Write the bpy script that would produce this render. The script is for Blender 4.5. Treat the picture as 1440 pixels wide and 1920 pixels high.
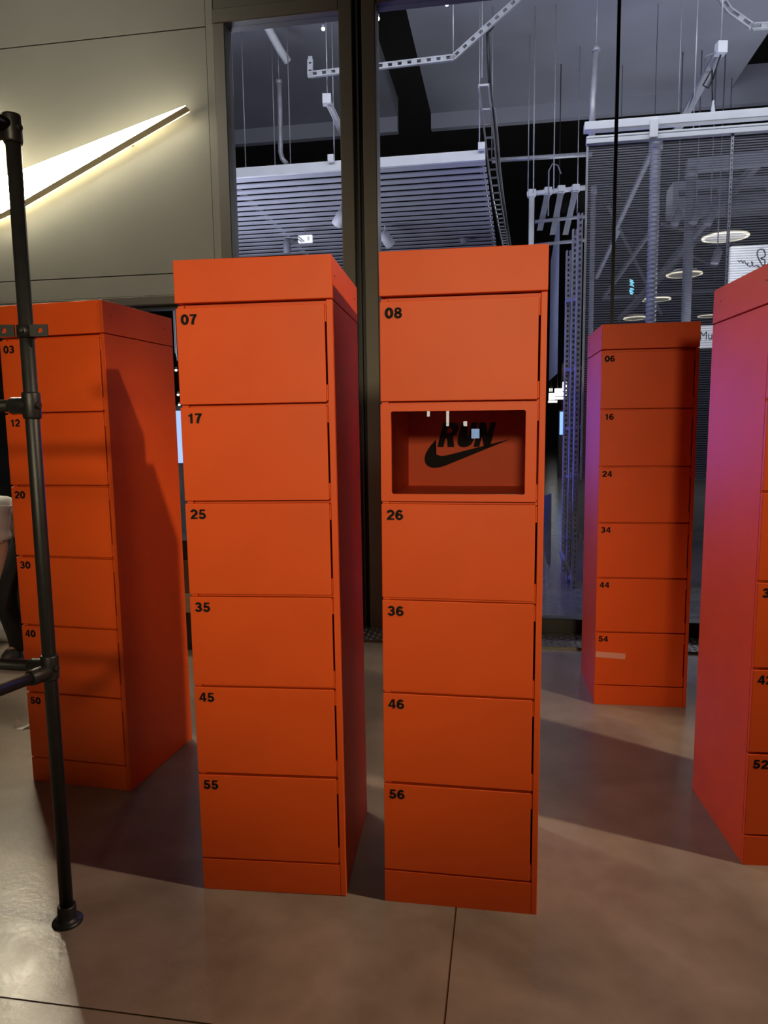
import bpy, bmesh, math, random
from mathutils import Vector, Matrix
random.seed(7)
for o in list(bpy.data.objects): bpy.data.objects.remove(o)
S = bpy.context.scene
COL = S.collection
R_ = math.radians

# ---------------------------------------------------------------- camera
F_PX, PITCH, ROLL, CAM_H = 1357.236, R_(6.8404), R_(-0.7389), 1.5826
fw = Vector((0, math.cos(PITCH), -math.sin(PITCH)))
up0 = Vector((0, math.sin(PITCH), math.cos(PITCH)))
rt0 = Vector((1, 0, 0))
rt = rt0*math.cos(ROLL) + up0*math.sin(ROLL)
up = -rt0*math.sin(ROLL) + up0*math.cos(ROLL)
CAM = Vector((0, 0, CAM_H))
cd = bpy.data.cameras.new('camera')
cd.sensor_fit = 'VERTICAL'; cd.sensor_height = 24.0
cd.lens = 24.0*F_PX/1920.0
cd.clip_start = 0.02; cd.clip_end = 200
cam = bpy.data.objects.new('camera', cd); COL.objects.link(cam)
mw = Matrix.Identity(4)
for i in range(3):
    mw[i][0] = rt[i]; mw[i][1] = up[i]; mw[i][2] = -fw[i]; mw[i][3] = CAM[i]
cam.matrix_world = mw
S.camera = cam

# ---------------------------------------------------------------- world, exposure
w = bpy.data.worlds.new('world'); S.world = w; w.use_nodes = True
w.node_tree.nodes['Background'].inputs[0].default_value = (0.55, 0.55, 0.7, 1)
w.node_tree.nodes['Background'].inputs[1].default_value = 0.02
S.view_settings.view_transform = 'Standard'
S.view_settings.look = 'None'
S.view_settings.gamma = 1.0
S.view_settings.use_curve_mapping = False
S.view_settings.exposure = 0.0

# ---------------------------------------------------------------- room spots and added fill lights
def spot(name, loc, target, power, col, cone, blend, radius):
    d = bpy.data.lights.new(name, 'SPOT'); d.energy = power; d.color = col
    d.spot_size = R_(cone); d.spot_blend = blend; d.shadow_soft_size = radius
    o = bpy.data.objects.new(name, d); COL.objects.link(o); o.location = loc
    o.rotation_euler = (Vector(target)-Vector(loc)).to_track_quat('-Z', 'Y').to_euler()
    return o
def area(name, loc, target, power, col, sx, sy):
    d = bpy.data.lights.new(name, 'AREA'); d.energy = power; d.color = col
    d.shape = 'RECTANGLE'; d.size = sx; d.size_y = sy
    o = bpy.data.objects.new(name, d); COL.objects.link(o); o.location = loc
    o.rotation_euler = (Vector(target)-Vector(loc)).to_track_quat('-Z', 'Y').to_euler()
    return o
spot('track_spot', (-0.5, -4.0, 2.8), (-0.1, 2.6, 1.68), 900, (1.0, 0.85, 0.52), 33, 1.0, 0.25)
spot('track_spot', (4.3, 0.85, 4.6), (0.3, 2.0, 0.2), 800, (1.0, 0.80, 0.60), 50, 0.5, 0.07)
spot('track_spot', (-1.6, -4.0, 4.1), (-1.6, 3.2, 1.7), 520, (1.0, 0.84, 0.62), 24, 1.0, 0.5)
spot('panel_fill_spot', (-3.5, 2.5, 5.2), (-2.7, 6.0, 3.5), 225, (1.0, 0.94, 0.78), 95, 1.0, 0.1)  # unseen spot added to brighten the grey panel
area('hall_fill_light', (1.6, 5.62, 5.35), (1.9, 7.4, 4.3), 190, (0.88, 0.90, 1.0), 8.0, 0.3)  # hidden light added above the glass to brighten the white rails
area('hall_fill_light', (6.0, 16.0, 6.3), (6.0, 16.0, 0), 300, (0.95, 0.95, 1.0), 4.0, 2.0)  # area light added as fill for the far hall
area('hall_fill_up', (-2.6, 9.0, 2.4), (-2.0, 9.2, 6.0), 170, (0.78, 0.80, 1.0), 3.0, 1.5)  # free-floating light added to lift the raft and hall ceiling
area('hall_fill_up', (4.4, 9.5, 2.4), (3.6, 9.5, 6.0), 110, (0.90, 0.92, 1.0), 2.5, 1.5)  # second floating fill, added for the right part of the hall

# ---------------------------------------------------------------- pixel helpers (1440 x 1920 frame)
def ray(x, y): return fw + rt*((x-720)/F_PX) + up*((960-y)/F_PX)
def on_floor(x, y, z=0.0):
    d = ray(x, y); return CAM + d*((z-CAM_H)/d.z)
YAW = R_(-9.5)                                   # the building grid
AX = Vector((math.cos(YAW), math.sin(YAW), 0)); OUT = Vector((-math.sin(YAW), math.cos(YAW), 0))
M0 = Vector((0.6, 5.42, 0))                      # a point of the glass wall's plane
UPZ = Vector((0, 0, 1))
def at(x, y, t):                                 # pixel -> point on a plane parallel to the glass wall, t metres beyond it
    d = ray(x, y); n = OUT
    return CAM + d*((M0 + n*t - CAM).dot(n)/d.dot(n))
def wp(s, t, z): return M0 + AX*s + OUT*t + UPZ*z
def st(P): q = P-M0; return q.dot(AX), q.dot(OUT), P.z

# ---------------------------------------------------------------- materials
MATS = {}
def mat(name, col, rough=0.5, metal=0.0, var=0.0, scale=6.0, bump=0.0, bscale=60.0, emit=0.0, ecol=None, coat=0.0):
    if name in MATS: return MATS[name]
    m = bpy.data.materials.new(name); m.use_nodes = True; MATS[name] = m
    nt = m.node_tree; b = nt.nodes['Principled BSDF']
    b.inputs['Base Color'].default_value = (*col, 1); b.inputs['Roughness'].default_value = rough
    b.inputs['Metallic'].default_value = metal
    b.inputs['Coat Weight'].default_value = coat
    tc = nt.nodes.new('ShaderNodeTexCoord')
    if var > 0:
        n = nt.nodes.new('ShaderNodeTexNoise'); n.inputs['Scale'].default_value = scale; n.inputs['Detail'].default_value = 5
        r = nt.nodes.new('ShaderNodeValToRGB')
        r.color_ramp.elements[0].position = 0.3; r.color_ramp.elements[1].position = 0.7
        r.color_ramp.elements[0].color = (*[c*(1-var) for c in col], 1)
        r.color_ramp.elements[1].color = (*[min(1, c*(1+var)) for c in col], 1)
        nt.links.new(tc.outputs['Object'], n.inputs['Vector']); nt.links.new(n.outputs['Fac'], r.inputs['Fac'])
        nt.links.new(r.outputs['Color'], b.inputs['Base Color'])
    if bump > 0:
        n2 = nt.nodes.new('ShaderNodeTexNoise'); n2.inputs['Scale'].default_value = bscale; n2.inputs['Detail'].default_value = 3
        bp = nt.nodes.new('ShaderNodeBump'); bp.inputs['Strength'].default_value = bump; bp.inputs['Distance'].default_value = 0.004
        nt.links.new(tc.outputs['Object'], n2.inputs['Vector']); nt.links.new(n2.outputs['Fac'], bp.inputs['Height'])
        nt.links.new(bp.outputs['Normal'], b.inputs['Normal'])
    if emit > 0:
        b.inputs['Emission Color'].default_value = (*(ecol or col), 1); b.inputs['Emission Strength'].default_value = emit
    return m
def glass_mat(name, tint, base_refl, rough=0.0, stripes=0.0):
    m = bpy.data.materials.new(name); m.use_nodes = True; nt = m.node_tree
    nt.nodes.clear(); out = nt.nodes.new('ShaderNodeOutputMaterial')
    tr = nt.nodes.new('ShaderNodeBsdfTransparent'); tr.inputs[0].default_value = (*tint, 1)
    gl = nt.nodes.new('ShaderNodeBsdfGlossy'); gl.inputs['Roughness'].default_value = rough
    gl.inputs['Color'].default_value = (0.95, 0.95, 0.97, 1)
    fc_ = nt.nodes.new('ShaderNodeLayerWeight'); fc_.inputs['Blend'].default_value = 0.5
    fr = nt.nodes.new('ShaderNodeMath'); fr.operation = 'POWER'; fr.inputs[1].default_value = 5.0
    nt.links.new(fc_.outputs['Facing'], fr.inputs[0])
    mx = nt.nodes.new('ShaderNodeMixShader')
    mul = nt.nodes.new('ShaderNodeMath'); mul.operation = 'MULTIPLY_ADD'
    mul.inputs[1].default_value = 0.95; mul.inputs[2].default_value = 0.03+base_refl
    nt.links.new(fr.outputs[0], mul.inputs[0]); nt.links.new(mul.outputs[0], mx.inputs[0])
    nt.links.new(tr.outputs[0], mx.inputs[1]); nt.links.new(gl.outputs[0], mx.inputs[2])
    last = mx
    if stripes > 0:                                 # ribbed translucent sheet: milky ribs, clear between
        tc = nt.nodes.new('ShaderNodeTexCoord'); wv = nt.nodes.new('ShaderNodeTexWave')
        wv.bands_direction = 'Z'; wv.inputs['Scale'].default_value = stripes
        df = nt.nodes.new('ShaderNodeBsdfDiffuse'); df.inputs[0].default_value = (0.5, 0.5, 0.53, 1)
        tl = nt.nodes.new('ShaderNodeBsdfTranslucent'); tl.inputs[0].default_value = (0.4, 0.4, 0.43, 1)
        ad = nt.nodes.new('ShaderNodeMixShader'); ad.inputs[0].default_value = 0.4
        nt.links.new(df.outputs[0], ad.inputs[1]); nt.links.new(tl.outputs[0], ad.inputs[2])
        m2 = nt.nodes.new('ShaderNodeMixShader'); sc = nt.nodes.new('ShaderNodeMath'); sc.operation = 'MULTIPLY'
        sc.inputs[1].default_value = 0.34
        nt.links.new(tc.outputs['Object'], wv.inputs['Vector']); nt.links.new(wv.outputs['Fac'], sc.inputs[0])
        nt.links.new(sc.outputs[0], m2.inputs[0]); nt.links.new(mx.outputs[0], m2.inputs[1]); nt.links.new(ad.outputs[0], m2.inputs[2])
        last = m2
    nt.links.new(last.outputs[0], out.inputs[0])
    MATS[name] = m; return m
ORANGE = mat('orange_powder_coat', (0.70, 0.082, 0.008), 0.48, var=0.06, scale=3.0, bump=0.05, bscale=900); ORANGE.node_tree.nodes['Principled BSDF'].inputs['Specular IOR Level'].default_value = 0.28
BLACKINK = mat('black_vinyl', (0.010, 0.009, 0.009), 0.7); BLACKINK.node_tree.nodes['Principled BSDF'].inputs['Specular IOR Level'].default_value = 0.12
SCREWM = mat('dark_screw', (0.03, 0.015, 0.01), 0.5)
PIPE = mat('black_pipe', (0.016, 0.015, 0.015), 0.42, 0.3, var=0.2, scale=20, bump=0.1, bscale=300)
BRONZE = mat('bronze_frame', (0.105, 0.092, 0.07), 0.45, 0.0, var=0.05, scale=2)
PANEL = mat('grey_wall_panel', (0.235, 0.232, 0.20), 0.55, 0.0, var=0.05, scale=1.5, bump=0.03, bscale=200)
GASKET = mat('black_gasket', (0.008, 0.008, 0.008), 0.5)
DARKFR = mat('black_frame', (0.010, 0.008, 0.007), 0.45)
PLASTER = mat('dark_plaster', (0.06, 0.055, 0.05), 0.8, var=0.1)
STEEL = mat('galvanised_steel', (0.40, 0.40, 0.42), 0.45, 0.4, var=0.15, scale=10)
WHITEP = mat('white_paint', (0.62, 0.62, 0.63), 0.5, var=0.05)
GREYP = mat('grey_paint', (0.22, 0.22, 0.24), 0.5, var=0.08)
CABLE = mat('black_cable', (0.012, 0.012, 0.012), 0.5)
GLASS = glass_mat('window_glass', (0.80, 0.82, 0.84), 0.0)
DGLASS = glass_mat('locker_glass', (0.88, 0.86, 0.86), 0.015)
RIBBED = glass_mat('ribbed_sheet', (0.80, 0.80, 0.82), 0.0, 0.1, 15.0)

# ---------------------------------------------------------------- mesh helpers
def box(bm, x0, x1, y0, y1, z0, z1, mtx=None):
    vs = [bm.verts.new((x, y, z)) for z in (z0, z1) for y in (y0, y1) for x in (x0, x1)]
    if mtx:
        for v in vs: v.co = mtx @ v.co
    for f in ((0, 2, 3, 1), (4, 5, 7, 6), (0, 1, 5, 4), (2, 6, 7, 3), (0, 4, 6, 2), (1, 3, 7, 5)):
        bm.faces.new([vs[i] for i in f])
    return bm
def bar(bm, A, B, wx, wy, side=None):               # rectangular bar between two points
    A = Vector(A); B = Vector(B); d = (B-A); L = d.length; d.normalize()
    sd = Vector(side) if side else (Vector((0, 0, 1)) if abs(d.z) < 0.9 else Vector((1, 0, 0)))
    e1 = d.cross(sd).normalized(); e2 = e1.cross(d).normalized()
    m = Matrix(((d.x, e1.x, e2.x, A.x), (d.y, e1.y, e2.y, A.y), (d.z, e1.z, e2.z, A.z), (0, 0, 0, 1)))
    return box(bm, 0, L, -wx/2, wx/2, -wy/2, wy/2, m)
def tube(bm, pts, r, n=12, caps=True):
    pts = [Vector(p) for p in pts]; rings = []
    rr = r if isinstance(r, (list, tuple)) else [r]*len(pts)
    e1 = None
    for i, P in enumerate(pts):
        a = pts[max(0, i-1)]; b = pts[min(len(pts)-1, i+1)]; d = (b-a).normalized()
        if e1 is None:
            h = Vector((0, 0, 1)) if abs(d.z) < 0.9 else Vector((1, 0, 0)); e1 = d.cross(h).normalized()
        else: e1 = (e1 - d*e1.dot(d)).normalized()
        e2 = d.cross(e1)
        rings.append([bm.verts.new(P + (e1*math.cos(2*math.pi*k/n) + e2*math.sin(2*math.pi*k/n))*rr[i]) for k in range(n)])
    for A, B in zip(rings, rings[1:]):
        for k in range(n):
            f = bm.faces.new((A[k], A[(k+1) % n], B[(k+1) % n], B[k])); f.smooth = True
    if caps: bm.faces.new(rings[0][::-1]); bm.faces.new(rings[-1])
    return bm
def lathe(bm, prof, n=28, mtx=None):
    rings = []
    for r, z in prof:
        rings.append([bm.verts.new((r*math.cos(2*math.pi*k/n), r*math.sin(2*math.pi*k/n), z)) for k in range(n)])
    for A, B in zip(rings, rings[1:]):
        for k in range(n):
            f = bm.faces.new((A[k], A[(k+1) % n], B[(k+1) % n], B[k])); f.smooth = True
    bm.faces.new(rings[0][::-1]); bm.faces.new(rings[-1])
    if mtx: bmesh.ops.transform(bm, matrix=mtx, verts=[v for rg in rings for v in rg])
    return bm
def prism(bm, poly, y0, y1):                        # polygon in x,z extruded along y
    a = [bm.verts.new((x, y0, z)) for x, z in poly]; b = [bm.verts.new((x, y1, z)) for x, z in poly]
    n = len(poly); fa = bm.faces.new(a); fb = bm.faces.new(b[::-1])
    for i in range(n): bm.faces.new((a[i], b[i], b[(i+1) % n], a[(i+1) % n]))
    bmesh.ops.triangulate(bm, faces=[fa, fb])
    return bm
def bevel(bm, w, seg=2):
    bmesh.ops.bevel(bm, geom=list(bm.edges), offset=w, segments=seg, affect='EDGES', profile=0.5); return bm
def BM(): return bmesh.new()
def mesh_of(name, bm, m):
    bmesh.ops.recalc_face_normals(bm, faces=bm.faces)
    me = bpy.data.meshes.new(name); bm.to_mesh(me); bm.free()
    if m: me.materials.append(m)
    return me
def obj(name, data, m=None, parent=None, loc=(0, 0, 0), rot=(0, 0, 0)):
    me = data if isinstance(data, bpy.types.Mesh) else mesh_of(name, data, m)
    o = bpy.data.objects.new(name, me); COL.objects.link(o)
    o.location = loc; o.rotation_euler = rot
    if parent: o.parent = parent
    return o
def tag(o, label, cat, group=None):
    o['label'] = label; o['category'] = cat
    if group: o['group'] = group
    return o
def thing(name, label, cat, loc=(0, 0, 0), rot=(0, 0, 0), group=None):
    o = bpy.data.objects.new(name, None); COL.objects.link(o); o.empty_display_size = 0.1
    o.location = loc; o.rotation_euler = rot; return tag(o, label, cat, group)
def solo(name, bm, m, label, cat, loc=(0, 0, 0), rot=(0, 0, 0), group=None):
    return tag(obj(name, bm, m, None, loc, rot), label, cat, group)
def struct(name, bm, m, loc=(0, 0, 0), rot=(0, 0, 0)):
    if bm is None:
        o = bpy.data.objects.new(name, None); COL.objects.link(o); o.location = loc; o.rotation_euler = rot
    else: o = obj(name, bm, m, None, loc, rot)
    o['kind'] = 'structure'; return o
def text_mesh(name, body, size, m, offset=0.0, shear=0.0, extrude=0.0006, space=1.0):
    c = bpy.data.curves.new('lettering', 'FONT'); c.body = body; c.size = size; c.offset = offset; c.shear = shear
    c.extrude = extrude; c.space_character = space; c.resolution_u = 4
    o = bpy.data.objects.new('lettering', c); COL.objects.link(o)
    bpy.context.view_layer.update()
    dg = bpy.context.evaluated_depsgraph_get()
    me = bpy.data.meshes.new_from_object(o.evaluated_get(dg)); me.name = name
    bpy.data.objects.remove(o); bpy.data.curves.remove(c)
    xs = [v.co.x for v in me.vertices]; ys = [v.co.y for v in me.vertices]
    cx, cy = min(xs), min(ys)
    for v in me.vertices: v.co = (v.co.x-cx, -v.co.z, v.co.y-cy)      # upright in x,z, facing -y
    me.materials.clear(); me.materials.append(m)
    return me, max(xs)-cx, max(ys)-cy
def fit_mesh(me, w0, h0, w1, h1):
    for v in me.vertices: v.co = (v.co.x*w1/w0, v.co.y, v.co.z*h1/h0)

# =============================================================== SETTING: floor
def floor_mat(name, base, rough, stain):
    m = bpy.data.materials.new(name); m.use_nodes = True; nt = m.node_tree; b = nt.nodes['Principled BSDF']
    tc = nt.nodes.new('ShaderNodeTexCoord')
    n1 = nt.nodes.new('ShaderNodeTexNoise'); n1.inputs['Scale'].default_value = 1.6; n1.inputs['Detail'].default_value = 7; n1.inputs['Distortion'].default_value = 0.8
    n2 = nt.nodes.new('ShaderNodeTexNoise'); n2.inputs['Scale'].default_value = 9; n2.inputs['Detail'].default_value = 6
    r1 = nt.nodes.new('ShaderNodeValToRGB'); r1.color_ramp.elements[0].position = 0.32; r1.color_ramp.elements[1].position = 0.70
    r1.color_ramp.elements[0].color = (*[c*(1-stain) for c in base], 1)
    r1.color_ramp.elements[1].color = (*[c*(1+stain) for c in base], 1)
    mxr = nt.nodes.new('ShaderNodeMixRGB'); mxr.blend_type = 'MULTIPLY'; mxr.inputs[0].default_value = 0.35
    r2 = nt.nodes.new('ShaderNodeValToRGB'); r2.color_ramp.elements[0].position = 0.35; r2.color_ramp.elements[1].position = 0.6
    r2.color_ramp.elements[0].color = (0.62, 0.6, 0.58, 1)
    for n in (n1, n2): nt.links.new(tc.outputs['Object'], n.inputs['Vector'])
    nt.links.new(n1.outputs['Fac'], r1.inputs[0]); nt.links.new(n2.outputs['Fac'], r2.inputs[0])
    nt.links.new(r1.outputs[0], mxr.inputs[1]); nt.links.new(r2.outputs[0], mxr.inputs[2])
    nt.links.new(mxr.outputs[0], b.inputs['Base Color'])
    rr = nt.nodes.new('ShaderNodeMapRange'); rr.inputs['To Min'].default_value = rough-0.08; rr.inputs['To Max'].default_value = rough+0.12
    nt.links.new(n2.outputs['Fac'], rr.inputs['Value']); nt.links.new(rr.outputs[0], b.inputs['Roughness'])
    n3 = nt.nodes.new('ShaderNodeTexNoise'); n3.inputs['Scale'].default_value = 45; n3.inputs['Detail'].default_value = 4
    bp = nt.nodes.new('ShaderNodeBump'); bp.inputs['Strength'].default_value = 0.10; bp.inputs['Distance'].default_value = 0.01
    nt.links.new(tc.outputs['Object'], n3.inputs['Vector']); nt.links.new(n3.outputs['Fac'], bp.inputs['Height']); nt.links.new(bp.outputs[0], b.inputs['Normal'])
    MATS[name] = m; return m
CONC = floor_mat('polished_concrete', (0.245, 0.195, 0.150), 0.30, 0.28)
HALLFLOOR = floor_mat('hall_terrazzo', (0.13, 0.125, 0.12), 0.16, 0.12)
FILL = mat('joint_filler', (0.10, 0.07, 0.035), 0.35)
GRID = (0, 0, YAW)
fl = struct('floor', box(BM(), -6, 5.2, -10, 0.1, -0.12, -0.004), FILL, M0, GRID)
J1 = on_floor(845, 1800); js = st(J1)[0]
J2 = on_floor(165, 1891); jt = st(J2)[1]
sx = [-6, js-4.4, js, js+4.4]; sx = [-6, js-4.4, js, 5.2]; ty = [-10, jt-3.9, jt, 0.1]
for i in range(3):
    for j in range(3):
        b = box(BM(), sx[i]+0.003, sx[i+1]-0.003, ty[j]+0.003, ty[j+1]-0.003, -0.03, 0)
        obj('slab', b, CONC, fl)

# =============================================================== SETTING: front wall with glazing
wf = struct('wall_front', None, None, M0, GRID)
def wpart(name, s0, s1, t0, t1, z0, z1, m, parent=wf, bev=0.0):
    b = box(BM(), s0, s1, t0, t1, z0, z1)
    if bev: bevel(b, bev, 1)
    return obj(name, b, m, parent)
ZT = 4.52; ZTOP = 5.6
# grey spandrel panel left of the windows
wpart('wall_panel', -6, -1.90, 0.0, 0.10, 2.775, 4.515, PANEL)
wpart('panel_border', -6, -1.90, 0.0, 0.10, 4.523, ZTOP, PANEL)
wpart('panel_border', -6, -1.90, 0.0, 0.10, 2.612, 2.767, PANEL)
wpart('panel_backing', -6, -1.83, 0.06, 0.14, 2.55, ZTOP, DARKFR)
wpart('panel_border', -1.893, -1.838, -0.008, 0.10, 2.612, ZTOP, PANEL)
wpart('transom', -6, -1.745, -0.03, 0.09, 2.535, 2.604, BRONZE, bev=0.006)
wpart('transom', -6, -1.745, 0.0, 0.09, 2.505, 2.532, DARKFR)
wpart('mullion', -1.832, -1.742, -0.03, 0.12, 0.0, ZT, BRONZE, bev=0.006)
wpart('mullion', -0.888, -0.790, -0.035, 0.12, 0.0, ZTOP, BRONZE, bev=0.006)
wpart('gasket', -0.790, -0.722, 0.02, 0.12, 0.0, ZTOP, GASKET)
wpart('gasket', -0.764, -0.750, -0.03, 0.02, 0.0, ZTOP, DARKFR)
wpart('mullion', -0.722, -0.622, -0.035, 0.12, 0.0, ZTOP, BRONZE, bev=0.006)
wpart('transom', -1.838, -0.888, -0.03, 0.12, ZT, ZT+0.10, BRONZE, bev=0.006)
wpart('wall_panel', -1.838, -0.888, 0.0, 0.12, ZT+0.105, ZTOP, BRONZE)
wpart('transom', -0.622, 5.2, -0.02, 0.12, ZT+0.03, ZT+0.11, BRONZE, bev=0.006)
wpart('wall_panel', -0.622, 5.2, 0.0, 0.12, ZT+0.115, ZTOP, BRONZE)
wpart('bottom_rail', -0.622, 5.2, -0.02, 0.10, 0.0, 0.125, DARKFR, bev=0.005)
wpart('bottom_rail', -1.742, -0.888, -0.02, 0.10, 0.0, 0.125, DARKFR, bev=0.005)
wpart('bottom_rail', -6, -1.832, -0.02, 0.10, 0.0, 0.125, DARKFR, bev=0.005)
# panes
w1 = struct('window_1', box(BM(), -1.742, -0.888, 0.035, 0.047, 0.125, ZT), GLASS, M0, GRID)
w2 = struct('window_2', None, None, M0, GRID)
wpart('pane', -0.622, 1.038, 0.035, 0.047, 0.125, ZT+0.03, GLASS, w2)
wpart('pane', 1.060, 3.2, 0.035, 0.047, 0.125, ZT+0.03, GLASS, w2)
wpart('pane', 3.222, 5.2, 0.035, 0.047, 0.125, ZT+0.03, GLASS, w2)
wpart('glass_joint', 1.038, 1.060, 0.028, 0.054, 0.125, ZT+0.03, GASKET, w2)
wpart('glass_joint', 3.2, 3.222, 0.028, 0.054, 0.125, ZT+0.03, GASKET, w2)
w3 = struct('window_3', None, None, M0, GRID)
wpart('pane', -4.0, -1.832, 0.035, 0.047, 0.125, 2.505, GLASS, w3)
wpart('pane', -6.0, -4.06, 0.035, 0.047, 0.125, 2.505, GLASS, w3)
wpart('mullion', -4.06, -4.0, -0.02, 0.10, 0.125, 2.505, BRONZE, w3)
# chequer plate strip along the foot of the glazing
CHEQ = mat('chequer_plate', (0.17, 0.15, 0.13), 0.34, 0.8, var=0.15, scale=8)
tp = struct('trim_1', box(BM(), -6, 5.2, -0.37, -0.025, 0.0, 0.018), CHEQ, M0, GRID)
tb = BM(); i = 0; s = -1.5
while s < 3.2:
    for r in range(8):
        t = -0.355+r*0.042; a = (0.6 if (i+r) % 2 else -0.6)
        mt = Matrix.Translation((s, t, 0.018)) @ Matrix.Rotation(a, 4, 'Z')
        vs = [tb.verts.new(mt @ Vector(c)) for c in ((-.019, 0, 0), (0, -.006, 0), (.019, 0, 0), (0, .006, 0), (-.008, 0, .004), (.008, 0, .004))]
        for f in ((0, 1, 4), (1, 5, 4), (1, 2, 5), (2, 3, 5), (3, 4, 5), (3, 0, 4)): tb.faces.new([vs[k] for k in f])
    s += 0.042; i += 1
o = obj('raised_treads', tb, CHEQ, tp); o['kind'] = 'stuff'
# remaining room shell
def roombox(name, s0, s1, t0, t1, z0, z1, m): return struct(name, box(BM(), s0, s1, t0, t1, z0, z1), m, M0, GRID)
roombox('wall_left', -6.15, -6.0, -10.0, 0.1, 0, ZTOP, PLASTER)
roombox('wall_right', 5.2, 5.35, -10.0, 0.1, 0, ZTOP, PLASTER)
roombox('wall_back', -6.15, 5.35, -10.15, -10.0, 0, ZTOP, PLASTER)
roombox('ceiling', -6.15, 5.35, -10.15, 0.12, ZTOP, ZTOP+0.15, PLASTER)

# =============================================================== SETTING: hall beyond the glass
HALLCEIL = mat('hall_ceiling_paint', (0.30, 0.30, 0.33), 0.7, var=0.12, scale=0.8)
HALLDARK = mat('hall_dark_wall', (0.028, 0.024, 0.022), 0.8, var=0.2, scale=0.6)
roombox('floor_outside', -14, 16, 0.12, 45, -0.12, 0.0, HALLFLOOR)
hc = struct('ceiling_outside', None, None, M0, GRID)
tE = 6.2
gl0 = st(at(745, 232, tE))[0]; gl1 = st(at(808, 213, tE))[0]; zc = at(900, 205, tE).z
ZC = zc
wpart('ceiling_slab', -14, gl0, 0.14, tE, ZC, ZC+0.3, HALLCEIL, hc)
wpart('ceiling_slab', gl1, 3.45, 0.14, tE, ZC, ZC+0.3, HALLCEIL, hc)
wpart('ceiling_slab', 4.6, 16, 0.14, tE, ZC, ZC+0.3, HALLCEIL, hc)
wpart('fascia', -14, gl0, tE, tE+0.12, ZC-0.22, ZC+0.3, HALLCEIL, hc)
wpart('fascia', gl1, 16, tE, tE+0.12, ZC-0.22, ZC+0.3, HALLCEIL, hc)
wpart('roof_deck', -14, 16, 0.14, 45, ZC+2.0, ZC+2.2, HALLDARK, hc)
roombox('wall_outside_back', -14, 16, 45, 45.2, 0, ZC+2, HALLDARK)
roombox('wall_outside_left', -14.2, -14, 0.12, 45, 0, ZC+2, HALLDARK)
roombox('wall_outside_right', 16, 16.2, 0.12, 45, 0, ZC+2, HALLDARK)

# =============================================================== LOCKERS
LW, LD, LH = 0.498, 0.551, 2.10
PIT = 0.3077; Z0 = 0.1165; DH = 0.2985
DIGIT_H = 0.0315
def rect_mesh(name, x0, x1, y0, y1, z0, z1, m, bv=0.0):
    b = box(BM(), x0, x1, y0, y1, z0, z1)
    if bv: bevel(b, bv, 2)
    return mesh_of(name, b, m)
ME = {
 'side_l': rect_mesh('side_panel', 0, 0.018, 0.021, LD, 0.0, 1.964, ORANGE, 0.001),
 'side_r': rect_mesh('side_panel', 0.4795, LW, 0.0, LD, 0.0, 1.966, ORANGE, 0.0015),
 'back': rect_mesh('back_panel', 0.018, 0.4795, LD-0.012, LD-0.001, 0.0, 1.964, ORANGE),
 'shelf': rect_mesh('shelf', 0.018, 0.4795, 0.024, LD-0.012, -0.008, 0.008, ORANGE),
 'header': rect_mesh('header_box', -0.001, LW+0.001, -0.002, LD+0.001, 1.9695, LH, ORANGE, 0.002),
 'plinth': rect_mesh('plinth', 0, 0.4785, 0.0, 0.02, 0.0, 0.1105, ORANGE, 0.0012),
 'door': rect_mesh('door', 0, 0.4735, 0.0, 0.019, 0.0, DH, ORANGE, 0.0018),
 'hinge': rect_mesh('hinge', 0.474, 0.4785, 0.003, 0.018, 0.0, 0.05, ORANGE, 0.0008),
 'catch': rect_mesh('catch_strip', 0.003, 0.024, 0.012, 0.022, -0.0045, 0.0045, ORANGE),
}
b = BM(); lathe(b, [(0.0035, 0), (0.0035, 0.0008), (0.002, 0.0014)], 10, Matrix.Rotation(R_(90), 4, 'Y')); ME['screw'] = mesh_of('screw', b, SCREWM)
NUMS = {}
def ribbon(b, pts, th, closed=False):                # flat thick stroke in x,z
    n = len(pts); L = []; Rr = []
    for i in range(n):
        a = Vector(pts[(i-1) % n] if closed else pts[max(0, i-1)]); c = Vector(pts[(i+1) % n] if closed else pts[min(n-1, i+1)])
        d = (c-a).normalized(); nn = Vector((-d.y, d.x)); p = Vector(pts[i])
        L.append(p+nn*th/2); Rr.append(p-nn*th/2)
    for i in range(n if closed else n-1):
        k = (i+1) % n; prism(b, [tuple(L[i]), tuple(L[k]), tuple(Rr[k]), tuple(Rr[i])], -0.0003, 0.0003)
def arc(cx, cz, rx, rz, a0, a1, n=14): return [(cx+rx*math.cos(R_(a0+(a1-a0)*i/n)), cz+rz*math.sin(R_(a0+(a1-a0)*i/n))) for i in range(n+1)]
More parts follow.
